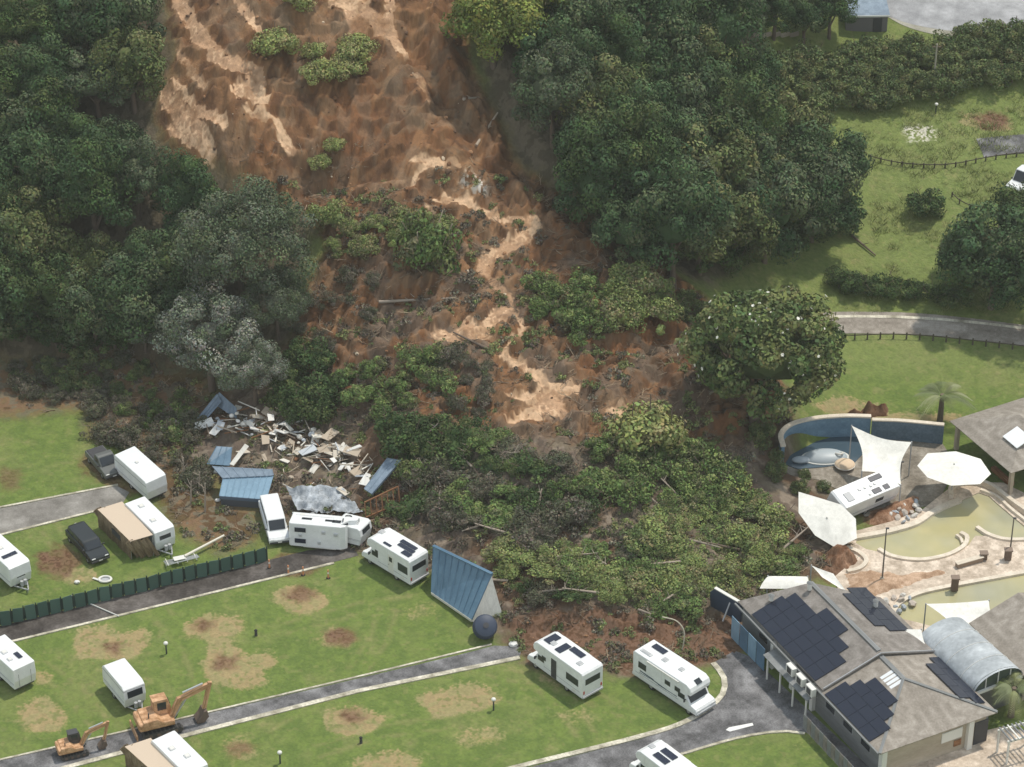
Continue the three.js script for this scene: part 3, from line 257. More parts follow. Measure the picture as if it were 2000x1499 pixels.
for (const [poly, kind, gap, most, sd, label, sc] of [
  [[[8.29, 18.81], [13.42, 17.86], [19.94, 18.04], [19.09, 24.37], [13.53, 26.28], [9.07, 24.17]], 'mid', 1.7, 30, 21, 'green shrub on the hump below the pale mud patch', [0.8, 1.2]],
  [[[-14.86, 5.92], [-6.67, 6.63], [-6.11, 11.21], [-11.78, 11.87], [-14.74, 9.26]], 'mid', 1.8, 20, 22, 'green shrub in the slide above the rubble', [0.6, 1.0]],
  [[[1.46, -1.93], [6.32, -2.23], [8.72, -0.79], [8.61, 4.62], [5.73, 5.2], [2.41, 1.47]], 'mid', 1.7, 18, 23, 'green shrub right of the mud stream', [0.7, 1.05]],
  [[[9.23, -1.78], [14.18, -3.19], [13.98, 2.07], [9.1, 4.01]], 'pale', 1.4, 9, 24, 'light green shrub near the right edge of the scar', [0.9, 1.2]],
  [[[-18.4, -10.98], [-12.84, -9.54], [-6.89, -7.94], [-5.87, -4.88], [-9.8, -5.9], [-17.23, -6.4]], 'pale', 1.6, 22, 25, 'yellowish green shrub on the ledge in mid scar', [0.6, 0.95]],
  [[[-21.37, 2.07], [-16.88, 3.68], [-16.68, 9.07], [-21.01, 9.13]], 'dark', 1.5, 14, 26, 'dark shrub between the silver tree and the slip', [0.8, 1.2]],
  [[[-12.19, 14.04], [-7.46, 14.55], [-6.94, 18.01], [-10.68, 17.43]], 'dark', 1.5, 8, 27, 'dark green shrub right behind the rubble', [0.8, 1.3]],
  [[[-48.49, -1.96], [-37.02, -1.42], [-39.31, 5.22], [-46.96, 2.56]], 'dull', 1.5, 24, 28, 'low grey scrub below the left wood', [0.4, 0.75]],
  [[[-49.43, -1.76], [-36.54, -1.78], [-34.33, 1.17], [-39.19, 1.94], [-49.2, 0.44]], 'hedge', 2.0, 12, 34, 'olive green bush on the strip below the left wood', [0.5, 0.95]],
  [[[-36.92, -0.24], [-29.62, 4.54], [-30.53, 10.68], [-37.62, 7.14]], 'mid', 2.2, 14, 35, 'green bush between the silver trees and the parked caravan', [0.4, 0.75]],
  [[[-39.66, 2.07], [-29.75, 8.57], [-27.94, 18.22], [-31.14, 14.12], [-39.31, 9.04]], 'dull', 1.9, 22, 29, 'brownish broken scrub behind the pale caravan', [0.5, 0.85]],
  [[[23.62, 12.6], [26.29, 15.19], [29.49, 16.61], [27.77, 20.04], [25, 19.5], [21.25, 12.1]], 'hedge', 1.9, 8, 30, 'green shrub between the slide and the blue pool wall', [0.5, 0.9]],
  [[[-17.2, -5.2], [-11.72, -3.36], [-12.6, 0.53], [-18.54, -0.77], [-17.42, 2.68], [-21.48, 0.12]], 'dull', 1.7, 24, 31, 'grey withered shrub on the rough left side of the slip', [0.4, 0.7]],
  [[[-7.16, 6.16], [-1.9, 8.57], [-1.86, 14.89], [-5.6, 14.54]], 'dull', 1.5, 16, 32, 'grey flattened shrub left of the lower mud fan', [0.4, 0.65]],
  [[[16.22, -4.18], [20.47, -0.08], [18.05, 9.04], [15.91, 2.48]], 'hedge', 1.7, 8, 33, 'olive shrub between the scar and the flowering tree', [0.5, 0.8]],
]) for (const p of scatter(poly, gap, most, sd)) plant('slide_shrub', shrubKinds[kind], p, rr(...sc) * rr(0.75, 1.2), label, 'shrub', 'shrubs: ' + label, { foliage: 'foliage', trunkName: 'stem', lean: [rr(-0.25, 0.4), rr(-0.25, 0.25)], sink: 0.15 });
[[[-23.3, -24.12], 1.25, 'leftmost pale green tussock mound on the bare upper scar'], [[-19.55, -24.73], 0.7, 'smallest pale green tussock between two larger mounds on the scar'], [[-19.12, -22.3], 0.95, 'lowest pale green tussock mound on the upper scar'], [[-15.51, -25.03], 1.05, 'upper of two adjoining pale green tussocks right on the scar'], [[-16.47, -23.26], 1.0, 'lower of two adjoining pale green tussocks right on the scar'], [[-21.22, -29.06], 1.0, 'green tussock at the top edge in mid scar'], [[12.28, 17.41], 1.9, 'large bright green fern mound below the pale mud patch'], [[-17.31, -16.53], 0.6, 'faint tussock on the brown bench of the scar'], [[-18.79, -15.39], 0.6, 'flattened tussock left of the brown bench on the scar']].forEach(([p, s, l], i) => plant('tussock', shrubKinds.fern, p, s, l, 'tussock', null, { foliage: 'foliage', trunkName: 'stem', turn: i, sink: 0.15 }));
plant('stranded_tree', shrubKinds.mid, [-8.26, -3.95], 1.75, 'stranded green tree with bare pale trunk in mid slide', 'tree', null, { turn: 1, pick: 0, lean: [0.1, -0.2], bark: PALEBARK, sy: 1.4 });
{ // magnolia: broad crown of large leaves with white flowers
  const p = [22.54, 11.22]; const o = thing('flowering_tree', 'large round tree dotted with white flowers beside the pool wall', 'tree', [p[0], ground(...p), p[1]]);
  part('trunk', trunkGeometry(6, 0.4, 7, 3.6, 61), BARK, o);
  const g = crownGeometry({ rx: 5.7, ry: 4.1, rz: 5.0, clumps: 125, rc: 0.95, leaves: 190, size: 0.18, tints: [[0.115, 0.155, 0.055], [0.15, 0.185, 0.066], [0.09, 0.13, 0.046], [0.20, 0.215, 0.085]], low: -0.6, seedAt: 66, spread: 0.75, core: 0.5 });
  o.scale.setScalar(1.3); const c = part('crown', g, LEAF, o); c.position.set(0.6, 5.7, -0.6);
  const FL = std(0.85, 0.83, 0.74, 0.7), fg = join([0, 1, 2, 3, 4, 5].map(i => new THREE.SphereGeometry(0.13, 6, 4).scale(1, 0.35, 0.6).translate(0.1, 0.03, 0).rotateZ(0.45).rotateY(i * 1.047)));
  const lp = g.attributes.position; for (let i = 0, made = 0; i < 4000 && made < 95; i++) { const k = Math.floor(rnd() * lp.count * 0.97), d = V(lp.getX(k), lp.getY(k), lp.getZ(k)); if (Math.hypot(d.x / 5.7, d.y / 4.1, d.z / 5.0) < 0.88 || d.y < -1.5) continue; made++; const f = part('flower', fg, FL, c); f.position.copy(d); f.quaternion.setFromUnitVectors(V(0, 1, 0), d.normalize()); f.scale.setScalar(rr(0.4, 0.8)); }
}
function palm(p, h, s, label, turn) { const o = thing('palm_tree', label, 'palm', [p[0], ground(...p), p[1]], turn); part('trunk', [cyl(0.2 * s, 0.13 * s, h, 0, -0.2, 0, 8)], BARK, o);
  for (let i = 0; i < 15; i++) { const pos = [], az = i / 15 * 6.28 * 2.6, el = 0.2 + 0.9 * ((i * 7) % 15) / 15; for (let k = 0; k < 22; k++) { const t = k / 21, r = (0.25 + 1.9 * t) * s, y = (Math.sin(el) * 1.9 * t - 1.9 * t * t * 0.75) * s, L = 0.5 * s * Math.sin(Math.PI * (0.12 + 0.85 * t)); for (const sd of [-1, 1]) pos.push(r * Math.cos(el) - 0.04, y, 0, r * Math.cos(el) + 0.06, y, 0, r * Math.cos(el) + 0.2 * s, y - L * 0.35, sd * L); } const g = new THREE.BufferGeometry(); g.setAttribute('position', new THREE.Float32BufferAttribute(pos, 3)); g.computeVertexNormals(); const f = part('frond', g, i % 3 ? PALM1 : PALM2, o); f.position.y = h - 0.25; f.rotation.y = az; }
  return o; }
const PALM1 = std(0.12, 0.15, 0.05, 0.6, { side: THREE.DoubleSide }), PALM2 = std(0.20, 0.22, 0.09, 0.6, { side: THREE.DoubleSide });
palm([40.41, 6.79], 3.4, 1.6, 'small palm tree on the lawn edge behind the pool wall', 0.4);
// fallen trunks and branches
[[[-3.52, -17.91], [-1.42, -22.18], 'pale fallen trunk leaning up the right side of the scar'], [[-4.81, -21.55], [-3.3, -23.2], 'short pale log at the right side of the upper scar'], [[6.25, 3.04], [7.27, 0.08], 'thin pale log among shrubs right of the mud stream'], [[-12.66, -1.28], [-5.35, -0.99], 'long thin log lying across the slope below the stranded tree'], [[-1.91, 5.98], [-5.53, 3.26], 'dark thin log across the lower mud stream'], [[5.47, 23.24], [9.55, 23.99], 'grey log among the battered shrubs'], [[34.71, -23.66], [37, -20.13], 'dark thin log on the meadow slope'], [[10.95, 22.78], [13.15, 25.19], 'pale log below the fern mound']].forEach(([a, b, l], i) => { const g = bar([a[0], ground(...a) + 0.18, a[1]], [b[0], ground(...b) + 0.2, b[1]], 0.16, 0.08, 8); const br = [g]; const m = [(a[0] + b[0]) / 2, (ground(...a) + ground(...b)) / 2 + 0.2, (a[1] + b[1]) / 2]; br.push(bar(m, [m[0] + rr(-0.8, 0.8), m[1] + 0.5, m[2] + rr(-0.6, 0.6)], 0.06, 0.02, 5)); single('fallen_log', br, i === 6 || i === 4 ? BARK : i % 2 ? DEADWOOD : PALEBARK, l, 'log'); });
{ const toe = scatter(V1, 2.6, 26, 71).concat(scatter(V2, 2.6, 18, 72)); toe.forEach((p, i) => { const a = rr(0, 6.28), L = rr(1.6, 4.2), y = ground(...p), q = [p[0] + Math.cos(a) * L, p[1] + Math.sin(a) * L * 0.7], up = rr(0.5, 1.6), g = [bar([0, 0.25, 0], [q[0] - p[0], ground(...q) - y + up, q[1] - p[1]], 0.13, 0.05, 7)]; for (let k = 0; k < 4; k++) { const f = 0.45 + k * 0.15, m = [(q[0] - p[0]) * f, 0.25 + (ground(...q) - y + up - 0.25) * f, (q[1] - p[1]) * f]; g.push(bar(m, [m[0] + rr(-0.7, 0.7), m[1] + rr(0.1, 0.8), m[2] + rr(-0.6, 0.6)], 0.045, 0.012, 5)); } const w = where(p, i < 26 ? V1 : V2), o = single('snapped_trunk', g, i % 3 ? DEADWOOD : BARK, (i % 3 ? 'pale' : 'dark') + ' snapped trunk sticking out in the ' + w + (i < 26 ? ' of the green toe' : ' of the grey mass'), 'trunk', 'snapped trunks in the ' + w + (i < 26 ? ' of the toe' : ' of the grey mass')); o.position.set(p[0], y, p[1]); }); }
{ // clods, stones and broken branches left by the slide
  const m4 = new THREE.Matrix4(), q = new THREE.Quaternion(), e = new THREE.Euler(); const ok = (x, z) => Math.max(mScar(x, z), mDeb(x, z) * (1 - flatKeep(x, z)));
  const clod = new THREE.DodecahedronGeometry(1, 0); const I = new THREE.InstancedMesh(clod, new THREE.MeshStandardMaterial({ roughness: 0.95 }), 1300); const cl = new THREE.Color(); let n = 0;
  for (let i = 0; i < 60000 && n < 1300; i++) { const x = rr(-42, 40), z = rr(-47, 47); if (ok(x, z) < 0.7) continue; const s = 0.04 + 0.2 * Math.pow(rnd(), 4); e.set(rr(0, 6), rr(0, 6), rr(0, 6)); m4.compose(V(x, ground(x, z) + s * 0.2, z), q.setFromEuler(e), V(s * rr(0.8, 1.5), s * rr(0.6, 1), s * rr(0.8, 1.4))); I.setMatrixAt(n, m4); const t = rnd(); cl.setRGB(...(t < 0.5 ? S(128, 94, 68) : t < 0.8 ? S(104, 82, 66) : t < 0.95 ? S(160, 122, 90) : S(196, 180, 156))); I.setColorAt(n, cl); n++; }
  I.count = n; I.name = 'clods_and_stones'; tag(I, 'clods and stones strewn over the landslide', 'stones', null, 'stuff'); I.castShadow = I.receiveShadow = true; scene.add(I);
  const tw = join([bar([0, 0, 0], [1, 0.05, 0], 0.035, 0.012, 5), bar([0.4, 0.02, 0], [0.75, 0.18, 0.22], 0.018, 0.008, 4), bar([0.55, 0.02, 0], [0.9, 0.1, -0.25], 0.016, 0.006, 4)]);
  const B = new THREE.InstancedMesh(tw, new THREE.MeshStandardMaterial({ roughness: 0.95 }), 4200); n = 0;
  for (let i = 0; i < 90000 && n < 4200; i++) { const x = rr(-44, 40), z = rr(-17, 47); if (Math.max(mDeb(x, z) * (1 - flatKeep(x, z)), mScar(x, z) * 0.9, mScrub(x, z)) < 0.6 || mTan(x, z) > 0.3) continue; if (fbm(x * 0.3 + 11, z * 0.3, 2) < 0.42) continue; const s = rr(0.4, 1.5); e.set(rr(-0.3, 0.3), rr(0, 6.28), rr(-0.15, 0.5)); m4.compose(V(x, ground(x, z) + 0.05, z), q.setFromEuler(e), V(s, s, s)); B.setMatrixAt(n, m4); const t = rnd(); cl.setRGB(...(t < 0.45 ? S(128, 112, 94) : t < 0.8 ? S(112, 92, 74) : S(160, 142, 118))); B.setColorAt(n, cl); n++; }
  B.count = n; B.name = 'broken_branches'; tag(B, 'broken branches and roots strewn through the slide', 'branches', null, 'stuff'); B.castShadow = B.receiveShadow = true; scene.add(B);
  const lit = crownGeometry({ rx: 0.45, ry: 0.22, rz: 0.45, clumps: 7, rc: 0.2, leaves: 22, size: 0.085, tints: [[1, 1, 1], [0.8, 0.8, 0.8]], low: -0.1, seedAt: 71, core: 0, spread: 1 }); const Q = new THREE.InstancedMesh(lit, new THREE.MeshStandardMaterial({ roughness: 0.9, vertexColors: true, side: THREE.DoubleSide }), 1700); n = 0;
  for (let i = 0; i < 90000 && n < 1700; i++) { const x = rr(-46, 40), z = rr(-14, 47), a = Math.max(mDeb(x, z) * (1 - flatKeep(x, z)), mScar(x, z) * 0.61, mScrub(x, z)); if (a < 0.6 || mTan(x, z) > 0.2) continue; const t = fbm(x * 0.22 + 61, z * 0.22, 3); if (t < 0.44 && rnd() > 0.12) continue; const s = rr(0.5, 1.5); m4.compose(V(x, ground(x, z) + 0.03, z), q.setFromEuler(e.set(rr(-0.4, 0.4), rr(0, 6.28), rr(-0.4, 0.4))), V(s, s * rr(0.7, 1.3), s)); Q.setMatrixAt(n, m4); const k = rnd(), c = k < 0.3 ? [0.19, 0.23, 0.085] : k < 0.5 ? [0.28, 0.31, 0.12] : k < 0.8 ? [0.27, 0.235, 0.175] : [0.18, 0.15, 0.11]; Q.setColorAt(n, cl.setRGB(...c)); n++; }
  Q.count = n; Q.name = 'torn_foliage'; tag(Q, 'torn leaves and low growth scattered over the slide', 'foliage', null, 'stuff'); Q.castShadow = Q.receiveShadow = true; scene.add(Q);
  // rough grass on the meadow and around the woods
  const bl = []; for (let i = 0; i < 7; i++) { const a = i * 0.9, x = Math.cos(a) * 0.12, z = Math.sin(a) * 0.12; bl.push(x - 0.03, 0, z, x + 0.03, 0, z, x * 2.4, 0.28, z * 2.4); } const tg = new THREE.BufferGeometry(); tg.setAttribute('position', new THREE.Float32BufferAttribute(bl, 3)); tg.computeVertexNormals();
  const T = new THREE.InstancedMesh(tg, new THREE.MeshStandardMaterial({ roughness: 0.9, side: THREE.DoubleSide }), 5000); n = 0;
  const meadowKeep = [[30.45, -10.5], [53.38, -10.94], [53.93, -14.88], [59.48, -55.89], [45.32, -55.89], [27.78, -49.43], [28.38, -41.19], [38.06, -37.17], [36.88, -24.18]];
  for (let i = 0; i < 120000 && n < 5000; i++) { const x = rr(16, 71), z = rr(-85, -9); if (!inside([x, z], meadowKeep)) continue; const s = rr(0.5, 1.2) * (0.4 + 1.0 * smooth(0.35, 0.65, fbm(x * 0.25, z * 0.25, 3))); m4.compose(V(x, ground(x, z) - 0.03, z), q.setFromEuler(e.set(0, rr(0, 6.28), 0)), V(s * 1.3, s, s * 1.3)); T.setMatrixAt(n, m4); const k = rr(0.8, 1.2); cl.setRGB(0.27 * k, 0.30 * k, 0.11 * k); T.setColorAt(n, cl); n++; }
  T.count = n; T.name = 'meadow_grass'; tag(T, 'rough grass tufts on the meadow slope', 'grass', null, 'stuff'); T.receiveShadow = true; scene.add(T);
}
console.log('vegetation done');

// ---------------------------------------------------------------- roads, kerbs, vehicles of the campground
function grain(base, spread, cell, n = 512, seedAt = 4) { const keep = seed; seed = seedAt; const d = new Uint8Array(n * n * 4); for (let j = 0; j < n; j++) for (let i = 0; i < n; i++) { const t = (noise(i / 90 + seedAt, j / 90) - 0.5) * 1.4 + (noise(i / 24, j / 24 + seedAt) - 0.5) * 0.8 + (noise(i / cell, j / cell) - 0.5) * 0.7 + (rnd() - 0.5) * 0.5; for (let k = 0; k < 3; k++) d[(j * n + i) * 4 + k] = clamp(base[k] + spread * t, 0, 255); d[(j * n + i) * 4 + 3] = 255; } seed = keep; const x = new THREE.DataTexture(d, n, n); x.colorSpace = THREE.SRGBColorSpace; x.magFilter = THREE.LinearFilter; x.minFilter = THREE.LinearMipmapLinearFilter; x.generateMipmaps = true; x.wrapS = x.wrapT = THREE.MirroredRepeatWrapping; x.needsUpdate = true; return x; }
const texMat = (base, spread, cell, rep, rough = 0.9, o = {}, sd = 4) => { const map = grain(base, spread, cell, 512, sd); map.repeat.set(rep, rep); return new THREE.MeshStandardMaterial({ map, roughness: rough, ...o }); };
const ASPHALT = texMat([108, 107, 108], 40, 5, 0.11), ASPHALT2 = texMat([132, 128, 122], 26, 5, 0.11, 0.9, {}, 6), MUDROAD = texMat([78, 72, 68], 34, 7, 0.09, 0.8, {}, 8), CONCRETE = texMat([184, 178, 160], 52, 4, 0.3, 0.9, {}, 10), GRAVELROAD = texMat([150, 142, 132], 30, 5, 0.14, 0.95, {}, 12);
const structure = (name, geo, m) => tag(part(numbered(name), geo, m, scene), null, null, null, 'structure');
function ribbon(pts, w, y0, y1) { const L = [], R = []; pts.forEach((p, i) => { const a = pts[Math.max(0, i - 1)], b = pts[Math.min(pts.length - 1, i + 1)], dx = b[0] - a[0], dz = b[1] - a[1], l = Math.hypot(dx, dz) || 1; L.push([p[0] - dz / l * w / 2, p[1] + dx / l * w / 2]); R.unshift([p[0] + dz / l * w / 2, p[1] - dx / l * w / 2]); }); return slab([...L, ...R], y0, y1); }
function drape(pts, w, lift, cross = 6) { const P = curve(pts, 90), pos = [], uv = [], idx = []; let run = 0; P.forEach((p, i) => { const a = P[Math.max(0, i - 1)], b = P[Math.min(P.length - 1, i + 1)], dx = b[0] - a[0], dz = b[1] - a[1], l = Math.hypot(dx, dz); run += i ? Math.hypot(p[0] - P[i - 1][0], p[1] - P[i - 1][1]) : 0; const ww = 1.17 * (Array.isArray(w) ? lerp(w[0], w[1], i / (P.length - 1)) : w); for (let k = 0; k <= cross; k++) { const t = (k / cross - 0.5) * ww, x = p[0] - dz / l * t, z = p[1] + dx / l * t; pos.push(x, ground(x, z) + lift, z); uv.push(run, t); } if (i) for (let k = 0; k < cross; k++) { const o = i * (cross + 1) + k, q = o - cross - 1; idx.push(q, q + 1, o, o, q + 1, o + 1); } }); const g = new THREE.BufferGeometry(); g.setAttribute('position', new THREE.Float32BufferAttribute(pos, 3)); g.setAttribute('uv', new THREE.Float32BufferAttribute(uv, 2)); g.setIndex(idx); g.computeVertexNormals(); return g; }
structure('camp_road', slab([[-63.18, 28.18], [-46.26, 20.77], [-36.12, 17.22], [-34.89, 18.2], [-35.33, 20.13], [-45.69, 24.62], [-62.35, 32.33]], -0.2, 0.02), ASPHALT2);
structure('muddy_road', slab([[-59.78, 44.8], [-21.64, 28.68], [-18.13, 27.16], [-14.08, 26.55], [-13.56, 27.92], [-15.77, 28.91], [-43.35, 40.39], [-59.32, 47.02]], -0.2, 0.02), MUDROAD);
structure('camp_road', slab([[-56.36, 61.3], [-41.09, 55.63], [-37.18, 54.18], [-25.18, 49.8], [-12.8, 45.14], [-4.31, 41.92], [-1.52, 40.74], [0.87, 40.88], [0.65, 42.2], [-12.73, 46.62], [-25.01, 51.68], [-36.06, 56.45], [-55.75, 64.22]], -0.2, 0.02), ASPHALT);
structure('camp_road', slab([[-17.55, 63.75], [10.37, 52.97], [13.56, 51.49], [16.18, 49.4], [17.57, 47.29], [17.75, 45.07], [17.02, 42.96], [18.79, 41.44], [20.24, 42.34], [29.71, 58.31], [27.3, 58], [25.27, 53.42], [23.93, 52.14], [22.08, 51.81], [18.7, 52.52], [13.61, 54.69], [-7.96, 64.45]], -0.2, 0.02), ASPHALT);
for (const [p, w] of [[[[-63.2, 28.04], [-46.29, 20.61], [-36.05, 17.06]], 0.2], [[[-62.31, 32.54], [-45.66, 24.85], [-36.99, 20.92], [-35.31, 20.29]], 0.22], [[[-59.28, 47.22], [-43.32, 40.6], [-30.86, 35.41], [-15.67, 29.06]], 0.22], [[[-56.38, 61.18], [-25.19, 49.67], [-12.8, 44.93], [-1.73, 40.6]], 0.16], [[[-55.71, 64.4], [-36.03, 56.64], [-24.99, 51.88], [-12.72, 46.82], [0.65, 42.4]], 0.4], [curve([[-17.57, 63.51], [-1.63, 57.2], [10.38, 52.65], [13.57, 51.17], [16.07, 49.14], [17.45, 47.15], [17.66, 45.07], [16.88, 43.09]], 40), 0.42], [curve([[-7.95, 64.69], [13.6, 54.88], [18.69, 52.71], [22.06, 52.01], [23.79, 52.26]], 24), 0.22]]) structure('kerb', ribbon(p, w * 1.15, -0.2, 0.09), CONCRETE);
structure('right_road', drape([[28.15, -7.53], [32.39, -9.21], [36.48, -9.51], [40.49, -9.19], [45.44, -8.36], [52.77, -6.74]], 2.9, 0.05), GRAVELROAD);
structure('road_edge', drape([[28.23, -8.47], [32.47, -10.18], [36.57, -10.45], [40.59, -10.13], [45.57, -9.41], [52.94, -7.9]], 0.35, 0.09, 2), CONCRETE);
structure('upper_road', drape([[40.21, -62.83], [45.13, -59.79], [51.22, -58.21], [61.79, -59.75]], [4.5, 6], 0.06), texMat([158, 158, 160], 22, 5, 0.12, 0.9, {}, 14));
structure('upper_road_shoulder', drape([[42.3, -60.12], [44.95, -57.96], [48.19, -56.48], [52.13, -56.23]], 3.0, 0.045), texMat([168, 164, 150], 24, 5, 0.12, 0.9, {}, 15));
structure('asphalt_patch', drape([[49.88, -38.17], [52.38, -38.56], [57.35, -39.05]], 2.6, 0.05), ASPHALT);
structure('tar_patch', slab([[-8.06, 43.5], [-7.47, 43.37], [-6.41, 44.59], [-7.09, 44.8]], 0.02, 0.026), texMat([84, 84, 86], 20, 5, 0.2));
const MARK = std(0.78, 0.78, 0.74, 0.7);
single('road_marking', slab([[17.41, 51.81], [17.68, 51.49], [19.64, 50.91], [19.7, 51.23], [17.73, 52.01]], 0.02, 0.026), MARK, 'white painted stop line on the road beside the solar-roofed building', 'marking');
single('white_pipe', [bar([[-38.14, 33.67], [-33.73, 36.57]].map((p, i) => 0)[0] ? [0, 0, 0] : [...[[-38.11, 33.89]].map(p => [p[0], 0.1, p[1]])[0]], [...[[-33.71, 36.78]].map(p => [p[0], 0.1, p[1]])[0]], 0.06, 0.06, 8)], std(0.6, 0.6, 0.56), 'thin pale pipe lying across the muddy road by the green fence', 'pipe');

const WHITE = texMat([229, 231, 231], 9, 7, 0.35, 0.34, {}, 21), OFFWHITE = std(0.72, 0.71, 0.66, 0.45), GLASS = std(0.028, 0.034, 0.042, 0.12), RUBBER = std(0.018, 0.018, 0.018, 0.85), RIM = std(0.5, 0.5, 0.5, 0.35, { metalness: 0.6 }), GREYP = std(0.42, 0.43, 0.44, 0.5), DARK = std(0.05, 0.05, 0.055, 0.6), SOLAR = std(0.014, 0.019, 0.04, 0.18), HATCH = std(0.55, 0.56, 0.56, 0.4), RED = std(0.45, 0.03, 0.02, 0.35), LAMP = std(0.75, 0.75, 0.72, 0.15), ALU = std(0.55, 0.56, 0.57, 0.4, { metalness: 0.5 });
const tyreG = new THREE.TorusGeometry(0.25, 0.105, 8, 18), rimG = new THREE.CylinderGeometry(0.2, 0.2, 0.16, 14).rotateX(Math.PI / 2);
function wheel(o, x, z, r = 0.35) { const w = part('wheel', tyreG, RUBBER, o); w.position.set(x, r, z); w.scale.set(r / 0.355, r / 0.355, 1.15); part('rim', rimG, RIM, w); return w; }
function pane(o, name, w, h, x, y, z, face, m = GLASS) { // face: 'l' 'r' sides, 'f' 'b' ends, 't' top
  const f = 0.05, ax = face === 'l' || face === 'r', s = face === 'l' || face === 'b' ? -1 : 1; let fr, gl;
  if (ax) { fr = rb(w + f, h + f, 0.03, 0.012); gl = rb(w, h, 0.03, 0.012, 0, 0, s * 0.008); } else if (face === 't') { fr = rb(w + f, 0.03, h + f, 0.012); gl = rb(w, 0.03, h, 0.012, 0, 0.008, 0); } else { fr = rb(0.03, h + f, w + f, 0.012); gl = rb(0.03, h, w, 0.012, s * 0.008, 0, 0); }
  const q = part(name, gl, m, o); q.position.set(x, y, z); part('frame', fr, GREYP, q); return q; }
function place(rear, front, roof) { const dx = front[0] - rear[0], dz = front[1] - rear[1]; return { x: (rear[0] + front[0]) / 2, z: (rear[1] + front[1]) / 2, L: Math.hypot(dx, dz), yaw: Math.atan2(-dz, dx) }; }
const baseY = (x, z) => ground(x, z);
function motorhome(rear, front, label, { W = 2.3, H = 2.95, luton = true, solar = [], hatches = [[-1.2, 0]], near = [], far = [], door = null, rearWin = true, stripe = false, y, name = 'motorhome', nose = 0.7, lutonWin = false } = {}) {
  const p = place(rear, front), L = p.L + nose, o = thing(name, label, 'motorhome', [p.x + Math.cos(p.yaw) * nose / 2, y ?? baseY(p.x, p.z), p.z - Math.sin(p.yaw) * nose / 2], p.yaw), h = L / 2;
  const prof = luton ? [[-h, 0.42], [-h, H - 0.16], [-h + 0.16, H], [h - 1.25, H], [h - 0.85, H - 0.22], [h - 0.7, H - 0.55], [h - 0.78, 2.02], [h - 1.32, 1.95], [h - 0.78, 1.14], [h - 0.14, 0.98], [h, 0.8], [h, 0.42]] : [[-h, 0.42], [-h, H - 0.16], [-h + 0.16, H], [h - 1.0, H - 0.05], [h - 0.55, H - 0.4], [h - 0.3, 1.3], [h, 1.05], [h, 0.42]];
  part('body', side(prof, W, 0.07), WHITE, o); part('underframe', bx(L - 0.5, 0.2, W - 0.25, 0, 0.36, 0), DARK, o);
  for (const [x, s] of [[-h * 0.42, -1], [-h * 0.42, 1], [h - 0.95, -1], [h - 0.95, 1]]) wheel(o, x, s * (W / 2 - 0.13));
  const ws = luton ? [[h - 1.27, 1.88], [h - 0.82, 1.19]] : [[h - 0.62, H - 0.55], [h - 0.36, 1.4]], sx = (ws[0][0] + ws[1][0]) / 2, sy = (ws[0][1] + ws[1][1]) / 2, sl = Math.hypot(ws[0][0] - ws[1][0], ws[0][1] - ws[1][1]), an = Math.atan2(ws[0][1] - ws[1][1], ws[0][0] - ws[1][0]);
  const wsn = part('windscreen', rb(sl, 0.05, W - 0.35, 0.02), GLASS, o); wsn.position.set(sx, sy, 0); wsn.rotation.z = an; 
  for (const s of [-1, 1]) { pane(o, 'cab_window', 0.75, 0.5, h - 1.75, 1.55, s * (W / 2), s < 0 ? 'l' : 'r'); part('headlight', rb(0.08, 0.18, 0.35, 0.03, h - 0.01, 0.78, s * (W / 2 - 0.35)), LAMP, o); part('tail_light', rb(0.05, 0.32, 0.14, 0.02, -h - 0.01, 0.95, s * (W / 2 - 0.2)), RED, o); const mi = part('mirror', rb(0.1, 0.3, 0.2, 0.04, h - 1.2, 1.45, s * (W / 2 + 0.2)), DARK, o); part('mirror_arm', bx(0.05, 0.05, 0.2, h - 1.22, 1.45, s * (W / 2 + 0.05)), DARK, mi); }
  part('bumper', rb(0.14, 0.22, W - 0.1, 0.05, h + 0.02, 0.5, 0), GREYP, o); part('rear_bumper', rb(0.14, 0.2, W - 0.05, 0.05, -h - 0.04, 0.5, 0), GREYP, o);
  for (const [x, w, hh, y = 1.85] of near) pane(o, 'window', w, hh, x, y, W / 2, 'r'); for (const [x, w, hh, y = 1.85] of far) pane(o, 'window', w, hh, x, y, -W / 2, 'l');
  if (door !== null) { const s = door.s ?? 1, d = part('door', rb(0.66, 1.9, 0.04, 0.015, door.x, 1.45, s * (W / 2 + 0.005)), door.open ? DARK : OFFWHITE, o); part('handle', rb(0.05, 0.12, 0.05, 0.015, door.x + 0.22, 1.35, s * (W / 2 + 0.03)), DARK, d); if (!door.open) part('door_window', rb(0.4, 0.5, 0.05, 0.015, door.x, 1.95, s * (W / 2 + 0.005)), GLASS, d); }
  for (const s of [-1, 1]) { part('belt_trim', bx(L - 2.4, 0.05, 0.012, -0.9, 0.95, s * (W / 2 + 0.005)), GREYP, o); part('panel_seam', [bx(0.015, H - 1.1, 0.01, -h * 0.1, H / 2 + 0.3, s * (W / 2 + 0.003)), bx(0.015, H - 1.1, 0.01, h * 0.38, H / 2 + 0.3, s * (W / 2 + 0.003))], HATCH, o); part('service_hatch', rb(0.4, 0.3, 0.02, 0.008, -h * 0.7, 0.75, s * (W / 2 + 0.006)), OFFWHITE, o); }
  if (rearWin) pane(o, 'rear_window', W - 0.7, 0.6, -h, 1.95, 0, 'b');
  for (const [x, z, a = 1.4, b = 0.65] of solar) { const q = part('solar_panel', rb(a, 0.04, b, 0.01, x, H + 0.06, z), SOLAR, o); part('bracket', bx(a * 0.9, 0.06, b * 0.8, x, H + 0.01, z), ALU, q); }
